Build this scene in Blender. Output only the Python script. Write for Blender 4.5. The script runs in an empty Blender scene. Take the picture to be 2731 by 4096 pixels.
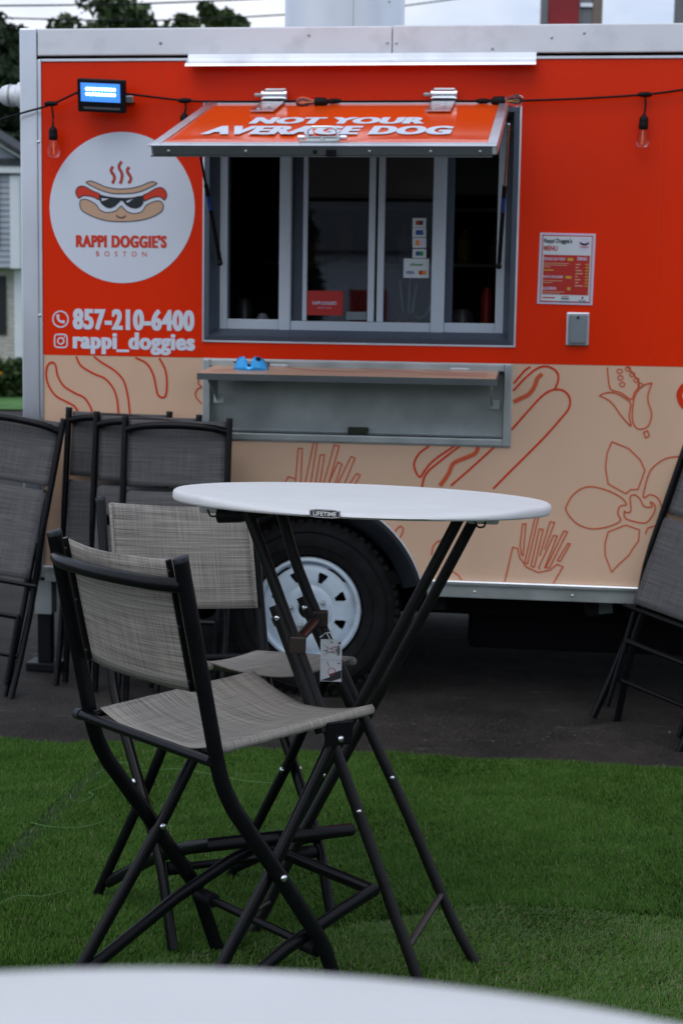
import bpy, bmesh, math, random
import numpy as np
from mathutils import Vector, Matrix

random.seed(7)
rng = np.random.default_rng(11)
SC = bpy.context.scene
COL = SC.collection
rad = math.radians

# ------------------------------------------------------------------ camera
cam_data = bpy.data.cameras.new('camera')
cam = bpy.data.objects.new('camera', cam_data)
COL.objects.link(cam)
SC.camera = cam
cam_data.sensor_fit = 'VERTICAL'
cam_data.sensor_height = 36.0
cam_data.sensor_width = 24.0
cam_data.lens = 56.63
cam_data.clip_start = 0.02
cam_data.clip_end = 600
PITCH, ROLL = 0.1225, 0.0153
fw = Vector((0, math.cos(PITCH), -math.sin(PITCH)))
up0 = Vector((0, math.sin(PITCH), math.cos(PITCH)))
rt0 = Vector((1, 0, 0))
rt = rt0 * math.cos(ROLL) + up0 * math.sin(ROLL)
up = up0 * math.cos(ROLL) - rt0 * math.sin(ROLL)
cam.matrix_world = Matrix(((rt.x, up.x, -fw.x, 0), (rt.y, up.y, -fw.y, 0), (rt.z, up.z, -fw.z, 1.545), (0, 0, 0, 1)))
cam_data.dof.use_dof = True
cam_data.dof.focus_distance = 3.45
cam_data.dof.aperture_fstop = 7.5

# ------------------------------------------------------------------ sky, sun, exposure
SUN_EL, SUN_AZ = rad(52), rad(205)          # azimuth measured from +Y towards +X
world = bpy.data.worlds.new('World')
SC.world = world
world.use_nodes = True
wn, wl = world.node_tree.nodes, world.node_tree.links
wn.clear()
w_out = wn.new('ShaderNodeOutputWorld')
w_bg = wn.new('ShaderNodeBackground')
w_sky = wn.new('ShaderNodeTexSky')
w_sky.sky_type = 'NISHITA'
w_sky.sun_disc = False
w_sky.sun_elevation = SUN_EL
w_sky.sun_rotation = SUN_AZ
w_tc = wn.new('ShaderNodeTexCoord')
w_map = wn.new('ShaderNodeMapping')
w_map.inputs['Scale'].default_value = (1.6, 1.6, 4.2)
w_map.inputs['Location'].default_value = (0.35, 0.1, 0.4)
w_noise = wn.new('ShaderNodeTexNoise')
w_noise.inputs['Scale'].default_value = 1.5
w_noise.inputs['Detail'].default_value = 7
w_noise.inputs['Roughness'].default_value = 0.55
w_ramp = wn.new('ShaderNodeValToRGB')
w_ramp.color_ramp.elements[0].position = 0.30
w_ramp.color_ramp.elements[0].color = (0.62, 0.62, 0.62, 1)
w_ramp.color_ramp.elements[1].position = 0.60
w_ramp.color_ramp.elements[1].color = (1, 1, 1, 1)
w_tone = wn.new('ShaderNodeValToRGB')
w_tone.color_ramp.elements[0].position = 0.38
w_tone.color_ramp.elements[0].color = (0.50, 0.62, 0.86, 1)
w_tone.color_ramp.elements[1].position = 0.66
w_tone.color_ramp.elements[1].color = (0.97, 0.99, 1.04, 1)
w_gain = wn.new('ShaderNodeVectorMath')
w_gain.operation = 'SCALE'
w_gain.inputs['Scale'].default_value = 11.2
w_mix = wn.new('ShaderNodeMix')
w_mix.data_type = 'RGBA'
wl.new(w_tc.outputs['Generated'], w_map.inputs['Vector'])
wl.new(w_map.outputs['Vector'], w_noise.inputs['Vector'])
wl.new(w_noise.outputs['Fac'], w_ramp.inputs['Fac'])
wl.new(w_noise.outputs['Fac'], w_tone.inputs['Fac'])
wl.new(w_tone.outputs['Color'], w_gain.inputs[0])
wl.new(w_ramp.outputs['Color'], w_mix.inputs['Factor'])
wl.new(w_sky.outputs['Color'], w_mix.inputs['A'])
wl.new(w_gain.outputs['Vector'], w_mix.inputs['B'])
wl.new(w_mix.outputs['Result'], w_bg.inputs['Color'])
w_bg.inputs['Strength'].default_value = 0.10
wl.new(w_bg.outputs['Background'], w_out.inputs['Surface'])

sun_data = bpy.data.lights.new('sun', 'SUN')
sun_data.energy = 0.8
sun_data.angle = rad(45)
sun_data.color = (1.0, 0.97, 0.92)
sun = bpy.data.objects.new('sun', sun_data)
COL.objects.link(sun)
sdir = Vector((math.sin(SUN_AZ) * math.cos(SUN_EL), math.cos(SUN_AZ) * math.cos(SUN_EL), math.sin(SUN_EL)))
sun.rotation_euler = sdir.to_track_quat('Z', 'Y').to_euler()
sun.location = sdir * 20

SC.cycles.max_bounces = 7
SC.cycles.diffuse_bounces = 3
SC.cycles.glossy_bounces = 3
SC.cycles.transparent_max_bounces = 6
SC.view_settings.view_transform = 'Standard'
SC.view_settings.look = 'None'
SC.view_settings.gamma = 1
SC.view_settings.exposure = 0
SC.view_settings.use_curve_mapping = False

# ------------------------------------------------------------------ materials
MATS = {}

def nset(n, **kw):
    for k, v in kw.items():
        n.inputs[k.replace('_', ' ')].default_value = v

def mat(name, col, rough=0.6, metal=0.0, var=0.0, vscale=8.0, bump=0.0, bscale=60.0, spec=0.5, rvar=0.0,
        coat=0.0, stretch=None, emit=None, trans=0.0, ior=1.45, dirt=0.0, dirt_col=(0.05, 0.045, 0.04), dirt_scale=3.0):
    """principled material with noise-driven colour, roughness and relief"""
    m = bpy.data.materials.new(name)
    m.use_nodes = True
    nt = m.node_tree
    b = nt.nodes['Principled BSDF']
    b.inputs['Base Color'].default_value = (*col, 1)
    b.inputs['Roughness'].default_value = rough
    b.inputs['Metallic'].default_value = metal
    b.inputs['Specular IOR Level'].default_value = spec
    b.inputs['Coat Weight'].default_value = coat
    b.inputs['Coat Roughness'].default_value = 0.08
    b.inputs['Transmission Weight'].default_value = trans
    b.inputs['IOR'].default_value = ior
    if emit:
        b.inputs['Emission Color'].default_value = (*emit[0], 1)
        b.inputs['Emission Strength'].default_value = emit[1]
    vec = None
    if var or bump or rvar or dirt:
        tc = nt.nodes.new('ShaderNodeTexCoord')
        mp = nt.nodes.new('ShaderNodeMapping')
        if stretch:
            mp.inputs['Scale'].default_value = stretch
        nt.links.new(tc.outputs['Object'], mp.inputs['Vector'])
        vec = mp.outputs['Vector']
    def noise(scale, detail=5):
        n = nt.nodes.new('ShaderNodeTexNoise')
        n.inputs['Scale'].default_value = scale
        n.inputs['Detail'].default_value = detail
        nt.links.new(vec, n.inputs['Vector'])
        return n.outputs['Fac']
    colsock = None
    if var or rvar:
        nf = noise(vscale)
    if var:
        r = nt.nodes.new('ShaderNodeValToRGB')
        r.color_ramp.elements[0].position = 0.3
        r.color_ramp.elements[1].position = 0.7
        r.color_ramp.elements[0].color = (*[max(0, c * (1 - var)) for c in col], 1)
        r.color_ramp.elements[1].color = (*[min(1, c * (1 + var)) for c in col], 1)
        nt.links.new(nf, r.inputs['Fac'])
        colsock = r.outputs['Color']
    if dirt:
        dr = nt.nodes.new('ShaderNodeValToRGB')
        dr.color_ramp.elements[0].position = 0.52
        dr.color_ramp.elements[1].position = 0.75
        nt.links.new(noise(dirt_scale, 8), dr.inputs['Fac'])
        mu = nt.nodes.new('ShaderNodeMath')
        mu.operation = 'MULTIPLY'
        mu.inputs[1].default_value = dirt
        nt.links.new(dr.outputs['Color'], mu.inputs[0])
        mx = nt.nodes.new('ShaderNodeMix')
        mx.data_type = 'RGBA'
        nt.links.new(mu.outputs[0], mx.inputs['Factor'])
        if colsock:
            nt.links.new(colsock, mx.inputs['A'])
        else:
            mx.inputs['A'].default_value = (*col, 1)
        mx.inputs['B'].default_value = (*dirt_col, 1)
        colsock = mx.outputs['Result']
    if colsock:
        nt.links.new(colsock, b.inputs['Base Color'])
    if rvar:
        mr = nt.nodes.new('ShaderNodeMapRange')
        mr.inputs['To Min'].default_value = max(0.02, rough - rvar)
        mr.inputs['To Max'].default_value = min(1, rough + rvar)
        nt.links.new(nf, mr.inputs['Value'])
        nt.links.new(mr.outputs['Result'], b.inputs['Roughness'])
    if bump:
        bp = nt.nodes.new('ShaderNodeBump')
        bp.inputs['Strength'].default_value = bump
        bp.inputs['Distance'].default_value = 0.01
        nt.links.new(noise(bscale), bp.inputs['Height'])
        nt.links.new(bp.outputs['Normal'], b.inputs['Normal'])
    MATS[name] = m
    return m

def sling_mat(name, dark, light):
    """woven sling fabric: thick-thin threads in both directions, driven by metric UVs"""
    m = bpy.data.materials.new(name)
    m.use_nodes = True
    nt = m.node_tree
    b = nt.nodes['Principled BSDF']
    b.inputs['Roughness'].default_value = 0.75
    b.inputs['Specular IOR Level'].default_value = 0.25
    uv = nt.nodes.new('ShaderNodeUVMap')
    def thread(sx, sy, det):
        mp = nt.nodes.new('ShaderNodeMapping')
        mp.inputs['Scale'].default_value = (sx, sy, 1)
        n = nt.nodes.new('ShaderNodeTexNoise')
        n.inputs['Scale'].default_value = 1
        n.inputs['Detail'].default_value = det
        nt.links.new(uv.outputs['UV'], mp.inputs['Vector'])
        nt.links.new(mp.outputs['Vector'], n.inputs['Vector'])
        return n.outputs['Fac']
    h = thread(5, 420, 2)
    v = thread(330, 6, 2)
    g = thread(2.2, 150, 3)
    fine = thread(900, 900, 1)
    def mth(op, a, bb):
        n = nt.nodes.new('ShaderNodeMath')
        n.operation = op
        for i, x in enumerate((a, bb)):
            if isinstance(x, (int, float)):
                n.inputs[i].default_value = x
            else:
                nt.links.new(x, n.inputs[i])
        return n.outputs[0]
    s = mth('ADD', mth('MULTIPLY', h, 0.50), mth('MULTIPLY', v, 0.26))
    s = mth('ADD', s, mth('MULTIPLY', g, 0.16))
    s = mth('ADD', s, mth('MULTIPLY', fine, 0.14))
    r = nt.nodes.new('ShaderNodeValToRGB')
    r.color_ramp.elements[0].position = 0.40
    r.color_ramp.elements[0].color = (*dark, 1)
    r.color_ramp.elements[1].position = 0.64
    r.color_ramp.elements[1].color = (*light, 1)
    nt.links.new(s, r.inputs['Fac'])
    nt.links.new(r.outputs['Color'], b.inputs['Base Color'])
    bp = nt.nodes.new('ShaderNodeBump')
    bp.inputs['Strength'].default_value = 0.35
    bp.inputs['Distance'].default_value = 0.002
    nt.links.new(s, bp.inputs['Height'])
    nt.links.new(bp.outputs['Normal'], b.inputs['Normal'])
    MATS[name] = m
    return m

mat('red_vinyl', (0.80, 0.030, 0.0018), 0.28, spec=0.16, var=0.07, vscale=1.3, rvar=0.08, bump=0.035, bscale=3.2, dirt=0.10, dirt_scale=2.2, dirt_col=(0.35, 0.03, 0.01), stretch=(1, 1, 0.6))
mat('hatch_vinyl', (0.88, 0.085, 0.004), 0.14, spec=0.30, var=0.04, vscale=2, bump=0.03, bscale=4)
mat('beige_vinyl', (0.70, 0.475, 0.330), 0.36, spec=0.2, var=0.06, vscale=2, bump=0.035, bscale=3.2, dirt=0.14, dirt_scale=2.5, dirt_col=(0.38, 0.26, 0.19), stretch=(1, 1, 0.5))
mat('line_red', (0.66, 0.035, 0.006), 0.45, spec=0.2)
mat('line_soft', (0.62, 0.105, 0.040), 0.45, spec=0.2)
mat('vinyl_white', (0.70, 0.75, 0.85), 0.40, spec=0.2, var=0.03, vscale=2)
mat('logo_tan', (0.60, 0.38, 0.25), 0.45)
mat('logo_red', (0.66, 0.035, 0.006), 0.45)
mat('logo_dark', (0.012, 0.016, 0.022), 0.45)
mat('logo_grey', (0.10, 0.11, 0.13), 0.45)
mat('aluminium', (0.72, 0.75, 0.80), 0.33, 0.92, var=0.10, vscale=3, rvar=0.12, bump=0.02, bscale=8, dirt=0.25, dirt_scale=5, stretch=(1, 1, 0.5))
mat('white_metal', (0.78, 0.81, 0.86), 0.40, 0.10, var=0.06, vscale=3, rvar=0.1, bump=0.03, bscale=3, dirt=0.18, dirt_scale=9)
mat('vent_metal', (0.66, 0.69, 0.73), 0.34, 0.75, var=0.06, vscale=4, rvar=0.08, bump=0.03, bscale=5, dirt=0.2, dirt_scale=6)
mat('dull_steel', (0.44, 0.48, 0.47), 0.40, 0.6, var=0.22, vscale=5, rvar=0.12, bump=0.03, bscale=7, dirt=0.35, dirt_scale=4, dirt_col=(0.10, 0.11, 0.10))
mat('bright_steel', (0.75, 0.78, 0.82), 0.25, 1.0, rvar=0.08, var=0.1)
mat('slate_paint', (0.075, 0.095, 0.130), 0.45, 0.0, spec=0.3, var=0.08, dirt=0.15)
mat('window_white', (0.55, 0.62, 0.70), 0.42, var=0.04, vscale=5, dirt=0.1)
mat('dark_channel', (0.10, 0.115, 0.12), 0.45, 0.4, var=0.1)
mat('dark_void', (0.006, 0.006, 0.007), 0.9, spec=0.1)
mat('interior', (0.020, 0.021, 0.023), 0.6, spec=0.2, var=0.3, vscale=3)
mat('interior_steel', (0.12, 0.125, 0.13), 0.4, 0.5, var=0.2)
mat('rubber', (0.011, 0.011, 0.012), 0.8, spec=0.15, var=0.3, vscale=20, bump=0.15, bscale=90)
mat('wheel_white', (0.50, 0.60, 0.69), 0.35, var=0.08, vscale=8, dirt=0.5, dirt_scale=9, dirt_col=(0.2, 0.2, 0.19))
mat('fender_black', (0.010, 0.012, 0.016), 0.38, 0.0, spec=0.25, var=0.2, vscale=5, dirt=0.2, dirt_col=(0.05, 0.05, 0.05))
mat('black_plastic', (0.009, 0.009, 0.011), 0.5, spec=0.2)
mat('cord_black', (0.007, 0.007, 0.009), 0.55, spec=0.2)
mat('bulb_glass', (0.98, 0.92, 0.94), 0.02, trans=1.0, ior=1.30)
mat('filament', (0.9, 0.45, 0.15), 0.5, emit=((1.0, 0.5, 0.25), 0.15))
mat('led', (0.9, 0.95, 1.0), 0.4, emit=((0.55, 0.80, 1.0), 9.0))
mat('led_glass', (0.10, 0.30, 0.75), 0.25, emit=((0.04, 0.22, 0.85), 0.9))
mat('paper_white', (0.60, 0.66, 0.70), 0.35, var=0.03)
mat('paper_lilac', (0.62, 0.55, 0.70), 0.3)
mat('ink_red', (0.45, 0.018, 0.012), 0.4)
mat('ink_dark', (0.02, 0.025, 0.03), 0.5)
mat('ink_yellow', (0.55, 0.36, 0.03), 0.5)
mat('ink_blue', (0.02, 0.07, 0.30), 0.5)
mat('ink_green', (0.02, 0.25, 0.08), 0.5)
mat('ink_orange', (0.75, 0.25, 0.02), 0.5)
mat('box_grey', (0.18, 0.22, 0.24), 0.5, var=0.1, dirt=0.2)
mat('lens_blue', (0.03, 0.42, 0.95), 0.15, 0.25, spec=0.8)
mat('frame_black', (0.0040, 0.0042, 0.0056), 0.30, spec=0.24, var=0.15, vscale=25, rvar=0.08)
mat('frame_cap', (0.022, 0.026, 0.032), 0.45, spec=0.3)
mat('table_leg', (0.0085, 0.0082, 0.008), 0.40, spec=0.26, var=0.2, vscale=20, bump=0.05, bscale=300)
mat('bronze_bar', (0.05, 0.038, 0.034), 0.35, 0.5, var=0.2, vscale=20)
mat('plastic_top', (0.78, 0.785, 0.785), 0.46, var=0.035, vscale=9, rvar=0.10, bump=0.45, bscale=330, dirt=0.22, dirt_scale=4.5, dirt_col=(0.60, 0.58, 0.55), stretch=(1, 2.2, 1))
mat('zip_clear', (0.6, 0.62, 0.62), 0.3)
mat('tag_paper', (0.50, 0.53, 0.56), 0.4)
mat('olive', (0.03, 0.035, 0.015), 0.6)
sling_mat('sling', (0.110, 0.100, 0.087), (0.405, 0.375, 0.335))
sling_mat('sling_shaded', (0.048, 0.048, 0.052), (0.145, 0.142, 0.146))  # same fabric as sling, its colour darkened for the shade on the stacked chairs

# ------------------------------------------------------------------ mesh helpers
def tag(o, label=None, category=None, group=None, kind=None):
    if label:
        o['label'] = label
    if category:
        o['category'] = category
    if group:
        o['group'] = group
    if kind:
        o['kind'] = kind
    return o

def empty(name, loc=(0, 0, 0), rotz=0.0):
    o = bpy.data.objects.new(name, None)
    o.empty_display_size = 0.1
    COL.objects.link(o)
    o.location = loc
    o.rotation_euler = (0, 0, rotz)
    return o

def link(name, me, m, parent=None):
    o = bpy.data.objects.new(name, me)
    COL.objects.link(o)
    if m is not None:
        for x in (m if isinstance(m, (list, tuple)) else [m]):
            me.materials.append(MATS[x] if isinstance(x, str) else x)
    if parent:
        o.parent = parent
    return o

def mesh(name, verts, faces, m, parent=None, smooth=False, uvs=None):
    me = bpy.data.meshes.new(name)
    me.from_pydata([tuple(v) for v in verts], [], faces)
    if uvs is not None:
        lay = me.uv_layers.new(name='UVMap')
        for lp in me.loops:
            lay.data[lp.index].uv = uvs[lp.vertex_index]
    if smooth:
        for q in me.polygons:
            q.use_smooth = True
    me.update()
    return link(name, me, m, parent)

def from_bm(name, bm, m, parent=None, smooth=False):
    me = bpy.data.meshes.new(name)
    bmesh.ops.recalc_face_normals(bm, faces=bm.faces)
    bm.to_mesh(me)
    bm.free()
    if smooth:
        for q in me.polygons:
            q.use_smooth = True
    return link(name, me, m, parent)

def bm_box(bm, x0, x1, y0, y1, z0, z1, bevel=0.0, rot=None):
    n0 = set(bm.verts)
    vs = [bm.verts.new((x, y, z)) for x in (x0, x1) for y in (y0, y1) for z in (z0, z1)]
    q = [(0, 1, 3, 2), (4, 6, 7, 5), (0, 4, 5, 1), (2, 3, 7, 6), (0, 2, 6, 4), (1, 5, 7, 3)]
    fs = [bm.faces.new([vs[i] for i in f]) for f in q]
    if bevel:
        es = list({e for f in fs for e in f.edges})
        bmesh.ops.bevel(bm, geom=es, offset=bevel, segments=2, affect='EDGES', profile=0.6)
    if rot is not None:
        bmesh.ops.transform(bm, matrix=rot, verts=[v for v in bm.verts if v not in n0])

def box(name, x0, x1, y0, y1, z0, z1, m, parent=None, bevel=0.0, rot=None):
    bm = bmesh.new()
    bm_box(bm, x0, x1, y0, y1, z0, z1, bevel, rot)
    return from_bm(name, bm, m, parent)

def smooth_pts(pts, n=6, closed=False):
    P = [Vector(p) for p in pts]
    out = []
    N = len(P)
    for i in range(N if closed else N - 1):
        p0 = P[(i - 1) % N] if (closed or i > 0) else P[i] * 2 - P[i + 1]
        p1, p2 = P[i], P[(i + 1) % N]
        p3 = P[(i + 2) % N] if (closed or i + 2 < N) else p2 * 2 - p1
        for k in range(n):
            t = k / n
            out.append(0.5 * ((2 * p1) + (p2 - p0) * t + (2 * p0 - 5 * p1 + 4 * p2 - p3) * t * t + (3 * p1 - p0 - 3 * p2 + p3) * t ** 3))
    if not closed:
        out.append(P[-1])
    return out

def bm_tube(bm, pts, ra, rb=None, ref=(0, 0, 1), n=10, caps=True):
    """sweep an oval along a mitred polyline: ra along ref, rb across"""
    P = [Vector(p) for p in pts]
    ref = Vector(ref)
    rings = []
    for i, p in enumerate(P):
        t1 = (P[i] - P[i - 1]).normalized() if i > 0 else (P[1] - P[0]).normalized()
        t2 = (P[i + 1] - P[i]).normalized() if i + 1 < len(P) else t1
        t = (t1 + t2).normalized()
        c = max(0.45, t.dot(t1))
        b = (ref - t * ref.dot(t))
        if b.length < 1e-4:
            b = t.orthogonal()
        b.normalize()
        a = t.cross(b)
        bend = (t2 - t1)
        ka = kb = 1.0
        if bend.length > 1e-4:
            bd = bend.normalized()
            ka = 1 + (1 / c - 1) * abs(a.dot(bd))
            kb = 1 + (1 / c - 1) * abs(b.dot(bd))
        r1 = ra[i] if isinstance(ra, (list, tuple)) else ra
        r2 = r1 if rb is None else rb
        rings.append([bm.verts.new(p + b * (r1 * kb * math.cos(2 * math.pi * k / n)) + a * (r2 * ka * math.sin(2 * math.pi * k / n))) for k in range(n)])
    for A_, B_ in zip(rings, rings[1:]):
        for k in range(n):
            bm.faces.new((A_[k], A_[(k + 1) % n], B_[(k + 1) % n], B_[k]))
    if caps:
        bm.faces.new(rings[0][::-1])
        bm.faces.new(rings[-1])

def tube(name, pts, ra, m, parent=None, rb=None, ref=(0, 0, 1), n=10, smooth=True):
    bm = bmesh.new()
    bm_tube(bm, pts, ra, rb, ref, n)
    o = from_bm(name, bm, m, parent, smooth)
    if smooth:
        sharpen(o)
    return o

def sharpen(o, ang=50):
    me = o.data
    bm = bmesh.new()
    bm.from_mesh(me)
    for e in bm.edges:
        if len(e.link_faces) == 2 and e.calc_face_angle(0) > rad(ang):
            e.smooth = False
    bm.to_mesh(me)
    bm.free()

def bm_lathe(bm, prof, n=32, axis='Z', center=(0, 0, 0)):
    """prof: (radius, height) list revolved about the axis"""
    c = Vector(center)
    rings = []
    for r, h in prof:
        ring = []
        for k in range(n):
            a = 2 * math.pi * k / n
            if axis == 'Z':
                v = Vector((r * math.cos(a), r * math.sin(a), h))
            elif axis == 'Y':
                v = Vector((r * math.cos(a), h, r * math.sin(a)))
            else:
                v = Vector((h, r * math.cos(a), r * math.sin(a)))
            ring.append(bm.verts.new(c + v))
        rings.append(ring)
    for A_, B_ in zip(rings, rings[1:]):
        for k in range(n):
            bm.faces.new((A_[k], A_[(k + 1) % n], B_[(k + 1) % n], B_[k]))
    return rings

def lathe(name, prof, m, parent=None, n=32, axis='Z', center=(0, 0, 0), cap0=False, cap1=False, ang=40):
    bm = bmesh.new()
    rings = bm_lathe(bm, prof, n, axis, center)
    if cap0:
        bm.faces.new(rings[0])
    if cap1:
        bm.faces.new(rings[-1])
    o = from_bm(name, bm, m, parent, True)
    sharpen(o, ang)
    return o

def bolt(name, p, d, r, m, parent):
    """domed bolt head at p facing direction d"""
    d = Vector(d).normalized()
    bm = bmesh.new()
    bm_lathe(bm, [(r, 0), (r, r * 0.35), (r * 0.75, r * 0.62), (r * 0.3, r * 0.75), (0.0003, r * 0.76)], 12)
    bmesh.ops.transform(bm, matrix=Matrix.Translation(Vector(p)) @ d.to_track_quat('Z', 'Y').to_matrix().to_4x4(), verts=bm.verts)
    return from_bm(name, bm, m, parent, True)

# flat prints on a plane: pts are (x, z); the print lies at local y = off (towards the viewer is negative)
def bm_fill(bm, pts, off, flip=None, holes=()):
    loops = [pts] + list(holes)
    es = []
    for lp in loops:
        vs = [bm.verts.new((a, off, b) if flip is None else flip(a, b, off)) for a, b in lp]
        es += [bm.edges.new((vs[i], vs[(i + 1) % len(vs)])) for i in range(len(vs))]
    bmesh.ops.triangle_fill(bm, use_beauty=True, use_dissolve=False, edges=es)

def bm_ribbon(bm, pts, w, off, closed=False, flip=None):
    P = [Vector((a[0], a[1])) for a in pts]
    N = len(P)
    L, R_ = [], []
    for i in range(N):
        if closed:
            d1, d2 = P[i] - P[i - 1], P[(i + 1) % N] - P[i]
        else:
            d1 = P[i] - P[i - 1] if i else P[1] - P[0]
            d2 = P[i + 1] - P[i] if i + 1 < N else d1
        if d1.length < 1e-6: d1 = d2
        if d2.length < 1e-6: d2 = d1
        d1, d2 = d1.normalized(), d2.normalized()
        t = (d1 + d2)
        t = d1 if t.length < 1e-4 else t.normalized()
        k = min(1.6, 1 / max(0.4, t.dot(d1)))
        nn = Vector((-t.y, t.x)) * (w / 2 * k)
        mk = (lambda q: bm.verts.new((q.x, off, q.y))) if flip is None else (lambda q: bm.verts.new(flip(q.x, q.y, off)))
        L.append(mk(P[i] + nn))
        R_.append(mk(P[i] - nn))
    for i in range(N if closed else N - 1):
        j = (i + 1) % N
        bm.faces.new((L[i], R_[i], R_[j], L[j]))

def decal(name, m, parent, fills=(), lines=(), off=-0.002, w=0.008, closed=False, sm=5):
    bm = bmesh.new()
    for f in fills:
        bm_fill(bm, [(v.x, v.y) for v in smooth_pts([(a, b, 0) for a, b in f], sm, True)] if sm else f, off)
    for l in lines:
        pts = [(v.x, v.y) for v in smooth_pts([(a, b, 0) for a, b in l], sm, closed)] if sm else l
        bm_ribbon(bm, pts, w, off, closed)
    return from_bm(name, bm, m, parent)

def circle_pts(c, r, n=64):
    return [(c[0] + r * math.cos(2 * math.pi * k / n), c[1] + r * math.sin(2 * math.pi * k / n)) for k in range(n)]

def text_geo(body, x0, x1, z0, z1, bold=0.0, shear=0.0, spacing=1.0):
    """lettering as flat outline faces fitted to a box: returns verts (x, z) and faces"""
    cu = bpy.data.curves.new('lettering', 'FONT')
    cu.body = body
    cu.offset = bold
    cu.shear = shear
    cu.space_character = spacing
    cu.resolution_u = 4
    ob = bpy.data.objects.new('lettering', cu)
    COL.objects.link(ob)
    dg = bpy.context.evaluated_depsgraph_get()
    me = bpy.data.meshes.new_from_object(ob.evaluated_get(dg))
    vs = np.array([v.co[:] for v in me.vertices])
    fs = [tuple(q.vertices) for q in me.polygons]
    bpy.data.objects.remove(ob)
    bpy.data.curves.remove(cu)
    bpy.data.meshes.remove(me)
    lo, hi = vs.min(0), vs.max(0)
    X = x0 + (vs[:, 0] - lo[0]) / (hi[0] - lo[0]) * (x1 - x0)
    Z = z0 + (vs[:, 1] - lo[1]) / (hi[1] - lo[1]) * (z1 - z0)
    return X, Z, fs

def lettering(name, body, x0, x1, z0, z1, m, parent, off=-0.002, bold=0.0, shear=0.0, spacing=1.0, flip=None, fat=0.0):
    """flat printed letters fitted to a box; fat widens every stroke sideways"""
    X, Z, fs = text_geo(body, x0 + fat, x1 - fat, z0, z1, bold, shear, spacing)
    V, F_ = [], []
    for k, dx in enumerate((-fat, 0.0, fat) if fat else (0.0,)):
        o_ = off - 0.0002 * k
        n0 = len(V)
        V += [(a + dx, o_, b) if flip is None else flip(a + dx, b, o_) for a, b in zip(X, Z)]
        F_ += [tuple(n0 + i for i in f) for f in fs]
    return mesh(name, V, F_, m, parent)

# ------------------------------------------------------------------ ground
def ground_z(x, y):
    """paved yard: falls away from the camera, nearly level by the trailer, slightly higher on the left"""
    z = 0.225 - 0.04 * max(0.0, min(y, 5.6))
    k = min(1.0, max(0.0, (y - 5.3) / 0.9))
    near = -0.045 * max(-2.5, min(2.5, x))
    far = (-0.05 if x < 0 else -0.012) * max(-2.5, min(2.5, x))
    return z + near * (1 - k) + far * k - 0.001

def soft_axis(lo, hi, a, b, fine, coarse):
    out = []
    v = lo
    while v < hi:
        out.append(v)
        v += fine if a <= v < b else coarse
    out.append(hi)
    return out

gx = [-150, -60, -25, -12, -6] + soft_axis(-4, 4, -4, 4, 0.25, 1) + [6, 12, 25, 60, 150]
gy = [-150, -60, -25, -12, -6, -3] + soft_axis(-1, 9, -1, 9, 0.25, 1) + [12, 16, 22, 40, 80, 160, 300]
V, Fc = [], []
for j, y in enumerate(gy):
    for i, x in enumerate(gx):
        V.append((x, y, ground_z(x, y)))
for j in range(len(gy) - 1):
    for i in range(len(gx) - 1):
        a = j * len(gx) + i
        Fc.append((a, a + 1, a + 1 + len(gx), a + len(gx)))

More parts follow.
